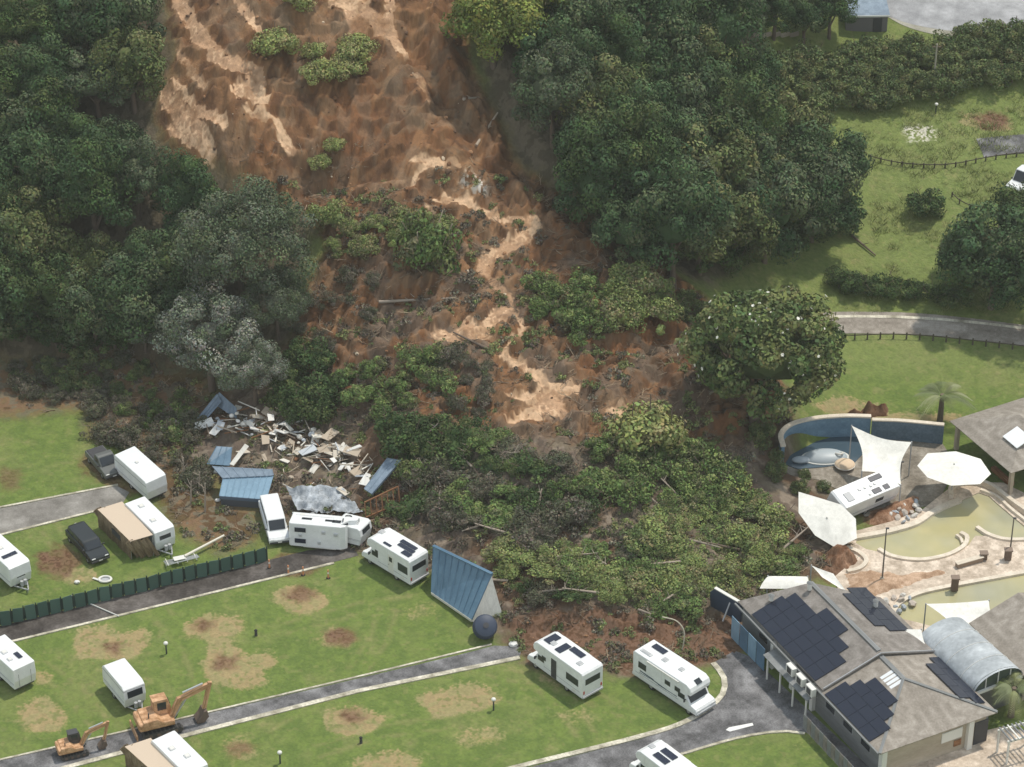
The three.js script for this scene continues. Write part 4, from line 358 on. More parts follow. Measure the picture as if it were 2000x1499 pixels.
  for (const [x, z, a = 0.5, b = 0.5] of hatches) { const q = part('roof_hatch', rb(a, 0.12, b, 0.04, x, H + 0.03, z), HATCH, o); part('hatch_lid', rb(a * 0.7, 0.05, b * 0.7, 0.02, x, H + 0.095, z), GREYP, q); }
  part('awning_case', rb(L * 0.5, 0.13, 0.13, 0.04, -0.2, H - 0.18, (W / 2 + 0.05)), OFFWHITE, o);
  if (lutonWin) { const q = part('luton_window', rb(0.5, 0.04, 0.6, 0.015, 0, 0, 0), GLASS, o); q.position.set(h - 1.02, H - 0.08, 0); q.rotation.z = -0.5; }
  if (stripe) for (const [x, y, l, a, t] of [[-h * 0.55, 1.28, 1.6, -0.03, 0.12], [-h * 0.2, 1.18, 2.0, -0.06, 0.09], [h * 0.1, 1.12, 2.2, 0.02, 0.06], [-h * 0.62, 1.12, 1.2, 0.05, 0.05]]) part('stripe', bx(l, t, 0.012, x, y, W / 2 + 0.006, 0, 0, a), std(0.05, 0.08, 0.12, 0.5), o);
  return o; }
const W1 = (L) => L;
motorhome([6.64, 47.61], [2.52, 42.78], 'white motorhome with open side door standing on the lawn edge below the slide', { near: [[1.0, 0.5, 0.4]], far: [[-2.2, 1.5, 0.7, 1.75], [1.35, 0.5, 0.38, 1.8]], door: { x: 0.1, open: true, s: -1 }, solar: [[1.7, 0.1, 0.8, 1.3], [0.2, -0.05, 0.7, 1.3], [-1.0, 0.5, 1.5, 0.6]], hatches: [[-2.2, -0.3], [1.2, -0.2]], nose: 0.55 });
motorhome([10.88, 44.29], [15.29, 49.13], 'white motorhome with dark swoosh stripes beside the curved kerb', { near: [[-2.6, 0.9, 0.62, 1.9], [0.35, 0.62, 0.45, 1.9], [1.5, 0.62, 0.45, 1.9]], far: [[-1, 1, 0.6]], stripe: true, solar: [[-2.3, -0.55, 1.4, 0.6]], hatches: [[-2.7, 0.6, 1.2, 0.35], [-1.0, 0.1], [0.8, 0.0, 0.45, 0.45]], rearWin: false, nose: 0.9, lutonWin: true });
motorhome([13.97, 60.87], [10.61, 56.74], 'white motorhome cut off by the bottom edge, on the road', { far: [[-2, 1.2, 0.6]], solar: [[0, 0.4, 1.5, 0.6], [0, -0.4, 1.5, 0.6]], hatches: [[1.6, 0]], nose: 0.6 });
motorhome([-8.07, 32], [-12.08, 28.07], 'white motorhome jammed against the fallen blue roof', { far: [[-2.2, 1.2, 0.8, 1.75], [1.1, 0.35, 0.5, 1.8]], door: { x: -0.7, s: -1 }, solar: [[-1.3, 0.5, 1.9, 0.42], [-1.5, 0.0, 1.9, 0.42], [-2.1, -0.55, 1.0, 0.5], [0.1, -0.75, 0.9, 0.25]], hatches: [[1.8, 0.2]], nose: 0.5, y: 0.02 });
{ // the motorhome thrown on its side: roof towards the pools, sidewall up
  const a = [-19.42, 26.78], b = [-13.48, 27.7]; const o = motorhome([0, 0], [5.3, 0], 'white motorhome lying on its side among the wreckage', { H: 2.5, W: 2.3, solar: [[-1.9, 0.55, 1.0, 0.42], [-1.9, -0.55, 1.0, 0.42]], hatches: [[-0.2, 0.6, 0.3, 0.3], [0.2, -0.45, 0.35, 0.3], [1.3, -0.35, 0.4, 0.3], [-1.9, 0, 0.3, 0.25]], near: [], far: [[-1.5, 0.9, 0.35, 1.5], [0.6, 0.9, 0.35, 1.5]], nose: 0.6 });
  const yaw = Math.atan2(-(b[1] - a[1]), b[0] - a[0]); o.quaternion.setFromEuler(new THREE.Euler(0, yaw, 0)).multiply(new THREE.Quaternion().setFromAxisAngle(V(1, 0, 0), Math.PI / 2 - 0.12)); const fx = (a[0] + b[0]) / 2, fz = (a[1] + b[1]) / 2; o.position.set(fx + Math.sin(-yaw) * 2.3 * 0 - 0, 1.2, fz - 2.5); }
function caravan(rear, front, label, { W = 2.1, H = 2.55, hatches = [[0.6, 0]], near = [], far = [], front_window = true, rear_window = false, solar = [], draw = true, band = null, tilt = null, y, rounded = 0.35, m = WHITE, rearLines = false } = {}) {
  const p = place(rear, front), L = p.L, h = L / 2, o = thing('caravan', label, 'caravan', [p.x, y ?? baseY(p.x, p.z), p.z], p.yaw); const r = rounded;
  part('body', side([[-h, 0.5], [-h - 0.04, 1.4], [-h + r * 0.25, H - r * 0.4], [-h + r * 0.8, H], [h - r * 0.9, H], [h - r * 0.2, H - r * 0.45], [h + 0.04, 1.4], [h - 0.15, 0.5]], W, 0.07), m, o);
  part('underframe', bx(L - 0.4, 0.16, W - 0.3, 0, 0.42, 0), DARK, o);
  for (const s of [-1, 1]) { wheel(o, -0.2, s * (W / 2 - 0.12), 0.33); part('tail_light', rb(0.05, 0.2, 0.12, 0.02, -h - 0.04, 0.8, s * (W / 2 - 0.15)), RED, o); }
  if (draw) { const d = part('drawbar', [beam([h - 0.3, 0.42, 0.7], [h + 1.1, 0.42, 0], 0.08, 0.1), beam([h - 0.3, 0.42, -0.7], [h + 1.1, 0.42, 0], 0.08, 0.1), bar([h + 0.95, 0.05, 0], [h + 0.95, 0.7, 0], 0.03)], GREYP, o); part('gas_bottle', [cyl(0.15, 0.15, 0.5, h + 0.3, 0.5, 0.14, 10), cyl(0.15, 0.15, 0.5, h + 0.3, 0.5, -0.2, 10)], GREYP, d); }
  if (front_window) { const q = pane(o, 'front_window', front_window.w ?? W - 0.8, front_window.h ?? 0.5, h + 0.0, front_window.y ?? 1.72, 0, 'f'); q.rotation.z = 0.12; }
  if (rear_window) pane(o, 'rear_window', W - 0.8, 0.55, -h - 0.02, 1.7, 0, 'b');
  if (rearLines) for (const z of [-0.55, 0.6]) part('trim_strip', rb(0.03, 1.3, 0.06, 0.01, h + 0.03, 1.35, z), GREYP, o);
  for (const [x, w, hh, yy = 1.6] of near) pane(o, 'window', w, hh, x, yy, W / 2, 'r'); for (const [x, w, hh, yy = 1.6] of far) pane(o, 'window', w, hh, x, yy, -W / 2, 'l');
  for (const [x, z, a = 0.5, b = 0.5] of hatches) { const q = part('roof_hatch', rb(a, 0.12, b, 0.04, x, H + 0.02, z), HATCH, o); part('hatch_lid', rb(a * 0.7, 0.05, b * 0.7, 0.02, x, H + 0.085, z), OFFWHITE, q); }
  for (const [x, z, a, b] of solar) part('solar_panel', rb(a, 0.04, b, 0.01, x, H + 0.05, z), SOLAR, o);
  for (const s of [-1, 1]) { part('belt_trim', [bx(L * 0.94, 0.05, 0.012, 0, 1.05, s * (W / 2 + 0.005)), bx(L * 0.94, 0.03, 0.012, 0, 0.95, s * (W / 2 + 0.005))], GREYP, o); part('service_hatch', rb(0.4, 0.3, 0.02, 0.008, -h * 0.6, 0.8, s * (W / 2 + 0.006)), OFFWHITE, o); }
  if (band) part('shadow_gap_band', [bx(L * 0.96, 0.1, W + 0.02, 0, band, 0)], GREYP, o);
  if (tilt) { o.rotation.order = 'YXZ'; o.rotation.x = tilt[0]; o.rotation.z = tilt[1]; } return o; }
caravan([-46, 28.44], [-42.58, 32.65], 'white caravan cut by the left edge above the green fence', { hatches: [[-0.4, 0.1]], solar: [[1.0, 0, 0.45, 1.4]], far: [[0.9, 0.7, 0.5]], front_window: { w: 0.8, h: 0.35, y: 1.45 } });
caravan([-43.26, 43.08], [-40.23, 46.69], 'white caravan with flat end wall cut by the left edge below the muddy road', { H: 2.6, rounded: 0.12, draw: false, front_window: false, rearLines: true, hatches: [[0.9, 0.45, 0.45, 0.4], [-0.2, 0.3]], solar: [[0.9, -0.35, 0.9, 0.4]], far: [[0.2, 0.8, 0.5]] });
caravan([-33.1, 45.69], [-30.86, 49.17], 'white pop-top caravan with large grey front window beside the big excavator', { H: 2.5, W: 1.95, rounded: 0.55, front_window: { w: 1.35, h: 0.62, y: 1.75 }, far: [[0.9, 0.55, 0.5, 1.65]], hatches: [], band: 2.1 });
caravan([-33.83, 22.77], [-30.57, 27.44], 'white caravan joined to a cream annexe near the dark parked car', { W: 2.0, front_window: { w: 1.1, h: 0.4, y: 1.75 }, hatches: [[1.1, 0.2], [-1.4, 0]] });
caravan([-28, 55.37], [-24.8, 59.61], 'white caravan joined to a cream annexe at the bottom edge', { W: 2.15, H: 2.6, front_window: { w: 1.1, h: 0.4 }, hatches: [[-0.6, 0.3], [0.9, -0.2]] });
caravan([-35.54, 14.91], [-32.08, 19.42], 'plain white caravan tilted beside the dirty grey pickup', { W: 2.15, draw: false, band: 2.0, front_window: false, hatches: [[-0.3, 0.1, 0.35, 0.3]], tilt: [0.05, -0.02] });
caravan([-15.46, 25.03], [-12.91, 26.27], 'small white caravan wedged behind the overturned motorhome', { W: 2.1, H: 2.2, hatches: [[0.4, 0.2, 0.8, 0.3]], draw: false, tilt: [-0.08, 0.05], y: -0.2 });
{ const o = caravan([28.66, 22.49], [34.09, 18.89], 'white caravan tipped into the pool yard showing its roof with dark panels', { W: 2.25, H: 2.45, draw: false, solar: [[1.5, -0.62, 1.35, 0.52], [0.75, 0.65, 0.9, 0.52], [1.85, 0.65, 0.6, 0.52]], hatches: [[-0.7, -0.1, 0.28, 0.28], [-0.1, -0.05, 0.24, 0.24], [0.55, 0.0, 0.26, 0.26], [1.0, -0.05, 0.24, 0.24], [-0.1, 0.75, 0.24, 0.24]], near: [[1, 0.9, 0.5]], tilt: [0.32, 0.02], y: 0.35 }); part('roof_window', rb(0.7, 0.05, 1.0, 0.02, -2.05, 2.5, 0.15), GREYP, o); }
function annexe(c, label) { // c: four roof corners [x, z]; cream roof, tan canvas walls
  const o = thing('canvas_annexe', label, 'annexe', [0, 0, 0]); const [a, b, d, e] = c, yh = 2.35, yl = 2.0; const ROOF = std(0.62, 0.50, 0.38, 0.8), WALL = texMat([124, 106, 82], 30, 6, 0.5, 0.9, {}, 31);
  const at = [(a[0] + d[0]) / 2, (a[1] + d[1]) / 2]; o.position.set(at[0], 0, at[1]); const q = p => [p[0] - at[0], p[1] - at[1]]; const A = q(a), B = q(b), D = q(d), E = q(e);
  part('roof', plate([[A[0], yl, A[1]], [B[0], yh, B[1]], [D[0], yh, D[1]], [E[0], yl, E[1]]], 0.05), ROOF, o);
  const wall = (p, r, y0, y1) => { const n = [r[1] - p[1], p[0] - r[0]], l = Math.hypot(...n), k = 0.03 / l, f = t => [lerp(p[0], r[0], t), lerp(p[1], r[1], t)]; const out = []; for (let i = 0; i < 6; i++) { const s = f(i / 6), u = f((i + 1) / 6), w = (i % 2 ? 0.05 : -0.05) / l; out.push(beam([s[0] + n[0] * w, (y0) / 2, s[1] + n[1] * w], [u[0] - n[0] * w, (y1) / 2, u[1] - n[1] * w], 0.04, lerp(y0, y1, 0.5) - 0.03)); } return out; };
  part('side_wall', wall(A, E, yl, yl), WALL, o); part('end_wall', wall(E, D, yl, yh), WALL, o); part('rear_wall', wall(A, B, yl, yh), WALL, o);
  for (const p of [A, B, D, E]) part('pole', bar([p[0] * 0.97, 0, p[1] * 0.97], [p[0] * 0.97, 1.98, p[1] * 0.97], 0.03), ALU, o);
  part('window', beam([lerp(A[0], E[0], 0.45) - 0.06, 1.3, lerp(A[1], E[1], 0.45) + 0.06], [lerp(A[0], E[0], 0.7) - 0.06, 1.3, lerp(A[1], E[1], 0.7) + 0.06], 0.05, 0.55), DARK, o); return o; }
annexe([[-36.97, 23.65], [-34.83, 22.96], [-31.56, 28.01], [-33.51, 28.52]], 'cream canvas annexe with brown walls beside the dark parked car');
annexe([[-30.89, 56.23], [-28.86, 55.58], [-25.67, 59.93], [-27.41, 60.38]], 'cream canvas annexe at the bottom edge below the excavator');
function car(rear, front, label, { H = 1.7, W = 1.85, paint, name = 'parked_car', y, tray = false, category = 'car' } = {}) {
  const p = place(rear, front), L = p.L, h = L / 2, o = thing(name, label, category, [p.x, y ?? baseY(p.x, p.z), p.z], p.yaw), k = H;
  part('body', side([[-h, 0.35], [-h - 0.02, 0.95], [-h + 0.1, 1.02], [h - 1.1, 1.02], [h - 0.2, 0.88], [h, 0.72], [h, 0.35]], W, 0.08), paint, o);
  const cab0 = tray ? -h + 1.7 : -h + 0.15; part('cabin', side([[cab0, 1.0], [cab0 + 0.28, k - 0.06], [cab0 + 0.45, k], [h - 1.95, k], [h - 1.75, k - 0.05], [h - 1.05, 1.0]], W - 0.24, 0.1), paint, o);
  const wsc = part('windscreen', rb(Math.hypot(0.62, k - 1.1) - 0.08, 0.03, W - 0.5, 0.012), GLASS, o); wsc.position.set(h - 1.4 + 0.035, (k + 1.0) / 2 + 0.0, 0); wsc.rotation.z = Math.atan2(k - 1.05, -0.7);
  const rw = part('rear_window', rb(0.03, (k - 1.0) * 0.6, W - 0.55, 0.012), GLASS, o); rw.position.set(cab0 + 0.12, (k + 1.0) / 2 + 0.02, 0); rw.rotation.z = -0.32;
  for (const s of [-1, 1]) { const n = tray ? 2 : 3, x0 = cab0 + 0.5, x1 = h - 1.6; for (let i = 0; i < n; i++) part('side_window', rb((x1 - x0) / n - 0.08, (k - 1.02) * 0.62, 0.03, 0.012, lerp(x0, x1, (i + 0.5) / n), (k + 1.02) / 2, s * (W / 2 - 0.115)), GLASS, o); part('headlight', rb(0.1, 0.16, 0.36, 0.04, h - 0.06, 0.72, s * (W / 2 - 0.3)), LAMP, o); part('tail_light', rb(0.06, 0.22, 0.18, 0.03, -h + 0.01, 0.85, s * (W / 2 - 0.18)), RED, o); part('mirror', rb(0.12, 0.14, 0.2, 0.04, h - 1.35, 1.08, s * (W / 2 + 0.05)), DARK, o); wheel(o, -h + 0.8, s * (W / 2 - 0.1), 0.34); wheel(o, h - 0.8, s * (W / 2 - 0.1), 0.34); }
  if (tray) part('tray_liner', bx(1.5, 0.06, W - 0.3, -h + 0.9, 1.05, 0), DARK, o); part('bumper', rb(0.14, 0.2, W - 0.1, 0.05, h - 0.02, 0.46, 0), DARK, o); part('number_plate', bx(0.02, 0.1, 0.36, h + 0.055, 0.5, 0), OFFWHITE, o); return o; }
car([-38.99, 24.85], [-36.14, 29.21], 'dark charcoal estate car parked beside the cream annexe', { paint: std(0.025, 0.03, 0.033, 0.25, {}) , H: 1.6 });
car([-38.76, 12.43], [-36.42, 16.24], 'mud-grey pickup with pale bonnet next to the tilted caravan', { paint: std(0.12, 0.125, 0.12, 0.35), tray: true, name: 'pickup', H: 1.75, category: 'pickup' });
car([-21.99, 20.61], [-20.57, 26.55], 'white station wagon nose-down beside the bright blue roof sheet', { paint: WHITE, H: 1.85, W: 1.9 });
car([54.46, -32.84], [52.28, -30.16], 'small white van cut by the right edge on the meadow', { paint: WHITE, H: 2.1, name: 'white_van', W: 1.9, category: 'van' });
// excavators
function excavator(p, yaw, s, label, small) { const OR = texMat([188, 146, 108], 40, 7, 0.6, 0.6, {}, 41), DK = std(0.06, 0.055, 0.05, 0.8), BUCK = std(0.14, 0.10, 0.075, 0.8); const o = thing('excavator', label, 'excavator', [p[0], 0.02, p[1]], yaw); o.scale.setScalar(s);
  for (const z of [-0.85, 0.85]) { const t = part('track', side([[-1.45, 0.12], [-1.6, 0.32], [-1.42, 0.56], [1.42, 0.56], [1.6, 0.32], [1.45, 0.12], [1.3, 0.02], [-1.3, 0.02]], 0.45, 0.03).translate(0, 0, z), DK, o); for (let i = 0; i < 9; i++) part('track_shoe', bx(0.2, 0.04, 0.48, -1.3 + i * 0.325, 0.575, z), RUBBER, t); for (let i = 0; i < 4; i++) part('roller', new THREE.CylinderGeometry(0.17, 0.17, 0.5, 10).rotateX(Math.PI / 2).translate(-1.0 + i * 0.66, 0.3, z), BUCK, t); }
  part('undercarriage', bx(1.8, 0.3, 1.3, 0, 0.5, 0), DK, o); part('slew_ring', cyl(0.6, 0.6, 0.15, 0, 0.62, 0, 16), DK, o);
  part('upper_body', side([[-1.55, 0.8], [-1.62, 1.3], [-1.4, 1.62], [-0.3, 1.66], [0.1, 1.3], [1.0, 1.2], [1.0, 0.8]], 1.9, 0.1), OR, o); part('counterweight', rb(0.5, 0.75, 1.95, 0.2, -1.55, 1.15, 0), OR, o);
  const c = part('cab', side([[-0.35, 1.25], [-0.35, 2.55], [0.75, 2.55], [0.98, 1.9], [1.0, 1.0], [-0.1, 1.0]], 0.92, 0.06).translate(0, 0, -0.48), small ? DK : OR, o); part('cab_glass', [rb(0.03, 0.8, 0.72, 0.012, 0.93, 1.75, -0.48), rb(0.7, 0.7, 0.03, 0.012, 0.28, 2.05, -0.95), rb(0.7, 0.7, 0.03, 0.012, 0.28, 2.05, -0.01)], GLASS, c); part('cab_roof', rb(1.15, 0.06, 0.9, 0.02, 0.18, 2.58, -0.48), small ? DARK : OR, c);
  part('boom', [beam([0.85, 1.0, 0.2], [1.65, 2.6, 0.2], 0.3, 0.42), beam([1.6, 2.5, 0.2], [3.9, 3.2, 0.2], 0.26, 0.38)], OR, o); part('hydraulic_cylinder', [bar([1.1, 0.9, 0.2], [2.1, 2.35, 0.2], 0.08), bar([1.9, 3.05, 0.2], [3.5, 3.45, 0.2], 0.08)], ALU, o);
  part('stick', [beam([4.05, 3.45, 0.2], [3.45, 1.05, 0.2], 0.22, 0.3)], OR, o); part('bucket', side([[3.6, 1.1], [3.7, 0.5], [3.3, 0.05], [2.75, 0.08], [2.7, 0.25], [3.1, 0.7], [3.3, 1.1]], 0.9, 0.03).translate(0, 0, 0.2), BUCK, o); part('exhaust', bar([-0.9, 1.6, 0.5], [-0.9, 2.1, 0.5], 0.05), DARK, o); part('step', bx(0.5, 0.05, 0.3, 0.3, 0.75, -1.05), DARK, o);
  if (!small) part('blade', rb(0.12, 0.55, 2.1, 0.03, -2.0, 0.4, 0), OR, o); return o; }
excavator([-28.68, 51.62], 0.38, 1.08, 'large orange excavator with raised arm on the camp road', false);
excavator([-35.34, 54.69], 0.36, 0.74, 'small orange excavator with dark cab on the camp road', true);
// green fence above the muddy road
{ const a = [-51.83, 41.51], b = [-21.55, 28.68], dx = b[0] - a[0], dz = b[1] - a[1], L = Math.hypot(dx, dz), n = Math.round(L / 1.08), o = thing('green_fence', 'long dark green panel fence along the muddy road', 'fence', [a[0], 0, a[1]], Math.atan2(-dz, dx)); const G = [std(0.062, 0.125, 0.098, 0.7), std(0.072, 0.14, 0.11, 0.7), std(0.054, 0.11, 0.086, 0.7)], PG = std(0.022, 0.045, 0.035, 0.8);
  const pg = rb(0.86, 1.5, 0.05, 0.02), po = bx(0.1, 1.6, 0.1), ra = bx(L / n - 0.02, 0.08, 0.05), bb = bx(L / n - 0.1, 1.2, 0.02);
  for (let i = 0; i < n; i++) { const x = (i + 0.5) * L / n, q = part('panel', pg, G[i % 3], o); q.position.set(x, 0.78 + rr(-0.04, 0.04), 0.08 + rr(-0.02, 0.03)); q.rotation.set(rr(-0.06, 0.06), rr(-0.25, 0.25), rr(-0.03, 0.03)); const bk = part('backing_board', bb, PG, o); bk.position.set(x, 0.72, -0.02); const r1 = part('rail', ra, PG, o); r1.position.set(x, 0.35, -0.07); const r2 = part('rail', ra, PG, o); r2.position.set(x, 1.1, -0.07); }
  for (let i = 0; i <= n; i++) { const q = part('post', po, PG, o); q.position.set(i * L / n, 0.72, -0.06); } }
// lamps, bollards, cones
function lampPost(p, label) { const o = thing('bollard_lamp', label, 'lamp', [p[0], baseY(...p), p[1]]); o.scale.setScalar(1.2); part('post', cyl(0.06, 0.05, 0.85, 0, 0, 0, 8), std(0.05, 0.06, 0.05), o); part('globe', new THREE.SphereGeometry(0.17, 12, 8).scale(1, 0.8, 1).translate(0, 0.95, 0), OFFWHITE, o); part('collar', cyl(0.1, 0.1, 0.06, 0, 0.8, 0, 10), DARK, o); }
[[[-29.12, 41.85], 'white-topped bollard lamp on the lawn right of the pop-top caravan'], [[-18.59, 55.95], 'white-topped bollard lamp near the bottom edge'], [[-1.51, 49.27], 'white-topped bollard lamp at the corner of the bare rectangle'], [[-38.81, 24.85], 'white-topped bollard lamp behind the charcoal car'], [[45.73, -43.81], 'white-topped bollard lamp high on the meadow below the hedge']].forEach(a => lampPost(...a));
[[[-21.76, 39.34], 'dark stub bollard in the middle of the upper lawn'], [[-12.22, 53.42], 'dark stub bollard below a bare lawn patch']].forEach(([p, l]) => { const o = thing('dark_bollard', l, 'bollard', [p[0], 0, p[1]]); part('post', cyl(0.13, 0.11, 0.55, 0, 0, 0, 10), DARK, o); part('cap', cyl(0.15, 0.09, 0.08, 0, 0.55, 0, 10), RUBBER, o); });
[[[-21.3, 29.74], 'orange marker post nearest the green fence end'], [[-19.58, 30.56], 'second orange marker post from the green fence end'], [[-18.27, 30.78], 'third orange marker post, on the kerb of the muddy road'], [[-16.05, 31.23], 'orange marker post farthest from the fence, on the lawn']].forEach(([p, l]) => { const o = thing('marker_post', l, 'marker', [p[0], 0.0, p[1]]); part('base', cyl(0.2, 0.18, 0.06, 0, 0, 0, 12), RUBBER, o); part('post', cyl(0.085, 0.06, 0.85, 0, 0.05, 0, 10), std(0.62, 0.26, 0.12, 0.6), o); part('band', cyl(0.085, 0.08, 0.16, 0, 0.5, 0, 10), OFFWHITE, o); });
// post-and-rail fences on the right
function railFence(pts, gap, label, tall = 0.75, rails = true) { const P = curve(pts, 200); const o = thing('rail_fence', label, 'fence', [P[0][0], ground(...P[0]), P[0][1]]); let run = 0, last = null; const T = std(0.10, 0.085, 0.06, 0.9); P.forEach((p, i) => { if (i) run += Math.hypot(p[0] - P[i - 1][0], p[1] - P[i - 1][1]); if (i && run < gap) return; run = 0; const y = ground(...p), q = [p[0] - o.position.x, y - o.position.y, p[1] - o.position.z]; part('post', bar([q[0], q[1] - 0.2, q[2]], [q[0], q[1] + tall, q[2]], 0.09, 0.08), T, o); if (last && rails) part('rail', beam([last[0], last[1] + tall * 0.72, last[2]], [q[0], q[1] + tall * 0.72, q[2]], 0.05, 0.1), T, o); last = q; }); return o; }
railFence([[32.39, -6.46], [36.24, -7.07], [40.24, -6.87], [45.14, -5.89], [51.92, -4.35]], 1.25, 'low post and rail fence along the near side of the curved road');
railFence([[37.98, -36.21], [41.17, -35.4], [46, -35.09], [51.02, -36.32], [56.56, -37.21]], 1.1, 'low post fence winding across the upper meadow', 0.6);
railFence([[45.98, -30.18], [47.11, -28.42], [48.89, -27.78], [50.98, -27.49]], 1.3, 'short run of posts on the meadow above the right-edge trees', 0.6);
railFence([[39, -47.76], [42.42, -48.59]].map(p => p), 2.5, 'two posts at the foot of the olive hedge', 0.5);
{ const p = [45.68, -46.65], o = thing('utility_pole', 'tall slim pale utility pole in front of the olive hedge', 'pole', [p[0], ground(...p), p[1]]); part('shaft', cyl(0.13, 0.09, 6.3, 0, -0.2, 0, 8), std(0.38, 0.35, 0.28, 0.9), o); part('cross_arm', bx(0.9, 0.1, 0.1, 0, 5.75, 0), BARK, o); }
console.log('campground done');

// ---------------------------------------------------------------- wrecked blue-roofed building and rubble
const P3 = (p, y) => [p[0], y, p[1]], PT = (p, k) => [p[0], ground(p[0], p[1]) + k * 1.17, p[1]];
const BLUE = texMat([88, 120, 142], 12, 9, 0.2, 0.5, {}, 51), BLUE2 = texMat([80, 112, 136], 12, 9, 0.2, 0.5, {}, 52), BLUEGREY = texMat([118, 134, 150], 18, 9, 0.3, 0.6, {}, 53), SKYBLUE = texMat([122, 154, 176], 10, 9, 0.2, 0.45, {}, 54), WALLWHITE = texMat([206, 204, 196], 14, 8, 0.4, 0.8, {}, 55), TIMBER = texMat([140, 98, 66], 30, 6, 0.7, 0.85, {}, 56), CRUMPLE = texMat([158, 164, 170], 46, 6, 0.3, 0.8, { side: THREE.DoubleSide }, 57);
function roofPiece(name, label, category, c, m, { t = 0.08, ribs = 0, ribMat, extra } = {}) { // c: four corners [x, y, z] in order; ribs run from edge 0-1 to edge 3-2
  const o = thing(name, label, category, [c[0][0], 0, c[0][2]]); const q = c.map(p => [p[0] - c[0][0], p[1], p[2] - c[0][2]]); part('sheet', plate(q, t), m, o);
  for (let i = 0; i <= ribs && ribs; i++) { const f = i / ribs, a = q[0].map((v, k) => lerp(v, q[1][k], f)), b = q[3].map((v, k) => lerp(v, q[2][k], f)); a[1] += 0.02; b[1] += 0.02; part('rib', beam(a, b, 0.05, 0.05), ribMat ?? m, o); } if (extra) extra(o, q); return o; }
{ const tl = P3([-6.83, 31.39], 3.6), tr = P3([-1.7, 35.99], 4.0), br = P3([-3.45, 38.11], 0.75), bl = P3([-6.99, 33.89], 0.5);
  roofPiece('blue_roof', 'large blue roof plane slumped beside the jammed motorhome', 'roof', [tl, tr, br, bl], BLUE, { t: 0.14, ribs: 9, ribMat: BLUE2, extra: (o, q) => {
    const [a, b, c, d] = q; const foot = [b[0] + 0.1, 0.0, b[2] + 1.2]; const w = (pts) => { const g = new THREE.BufferGeometry(); return g; };
    part('gable_wall', plate([[b[0] - 0.05, b[1] - 0.15, b[2] + 0.05], [c[0] - 0.05, c[1] - 0.15, c[2]], [c[0] + 0.75, 0.02, c[2] - 0.25], [b[0] + 0.9, 0.6, b[2] + 1.3]], 0.12), WALLWHITE, o);
    part('fascia', beam([d[0], d[1] - 0.12, d[2]], [c[0], c[1] - 0.12, c[2]], 0.06, 0.24), WALLWHITE, o); part('ridge_cap', beam([a[0], a[1] + 0.05, a[2]], [b[0], b[1] + 0.05, b[2]], 0.3, 0.08), BLUE2, o);
    part('rear_wall', plate([[a[0], a[1] - 0.2, a[2]], [b[0], b[1] - 0.2, b[2]], [b[0] + 0.2, 0.2, b[2] - 1.2], [a[0] + 0.2, 0.2, a[2] - 1.2]], 0.1), WALLWHITE, o); } }); }
{ const p = [-2.26, 39.76]; const o = thing('water_tank', 'dark navy round tank tipped over below the blue roof', 'tank', [p[0], 0.05, p[1]], 0.2); const NV = std(0.035, 0.05, 0.085, 0.55); const g = new THREE.LatheGeometry([[0, 0], [0.95, 0], [1.0, 0.08], [1.0, 1.0], [0.9, 1.2], [0.3, 1.32], [0, 1.33]].map(q => new THREE.Vector2(...q)), 24); const b = part('shell', g.rotateX(0.75).translate(0, 0.62, -0.6), NV, o); part('lid', new THREE.CylinderGeometry(0.25, 0.25, 0.08, 14).translate(0, 1.36, 0).rotateX(0.75).translate(0, 0.62, -0.6), DARK, b); for (let i = 0; i < 3; i++) part('hoop', new THREE.TorusGeometry(1.01, 0.025, 6, 28).rotateX(Math.PI / 2).translate(0, 0.3 + i * 0.32, 0).rotateX(0.75).translate(0, 0.62, -0.6), NV, b); }
roofPiece('blue_roof_sheet', 'bright blue roof sheet lying behind the white station wagon', 'roof sheet', [P3([-26.14, 18.85], 2.1), P3([-21.64, 18.3], 2.0), P3([-22.15, 20.88], 1.1), P3([-26.42, 20.46], 1.2)], SKYBLUE, { ribs: 8, extra: (o, q) => { const [a, b, c, d] = q; part('fascia', beam([d[0], d[1] - 0.18, d[2]], [c[0], c[1] - 0.18, c[2]], 0.08, 0.32), std(0.10, 0.14, 0.20), o); part('front_wall', plate([[d[0] + 0.2, 1.05, d[2] - 0.15], [c[0] - 0.2, 0.95, c[2] - 0.15], [c[0] - 0.2, 0.0, c[2] - 0.25], [d[0] + 0.2, 0.0, d[2] - 0.25]], 0.1), std(0.09, 0.10, 0.12, 0.8), o); part('side_wall', plate([[a[0] + 0.15, 1.95, a[2] + 0.1], [d[0] + 0.15, 1.05, d[2] - 0.2], [d[0] + 0.2, 0, d[2] - 0.2], [a[0] + 0.2, 0, a[2] + 0.1]], 0.08), std(0.10, 0.13, 0.18, 0.8), o); } });
roofPiece('blue_roof_sheet', 'dull blue roof slope adjoining the bright blue sheet', 'roof sheet', [P3([-27.33, 16.91], 2.0), P3([-21.84, 17.4], 2.0), P3([-21.63, 18.45], 2.05), P3([-26.22, 19], 2.15)], BLUEGREY, { ribs: 6 });
roofPiece('blue_roof_sheet', 'small faded blue sheet left of the white rubble', 'roof sheet', [P3([-27.24, 13.24], 1.7), P3([-25.85, 13.11], 1.5), P3([-25.88, 15.38], 1.0), P3([-28, 15.27], 1.1)], BLUE2, { ribs: 3 });
roofPiece('fallen_hoarding', 'long white panel beside the small faded blue sheet', 'panel', [P3([-24.65, 13.11], 1.9), P3([-24.27, 13.24], 1.7), P3([-25.53, 15.52], 1.1), P3([-25.91, 15.42], 1.2)], WALLWHITE, {});
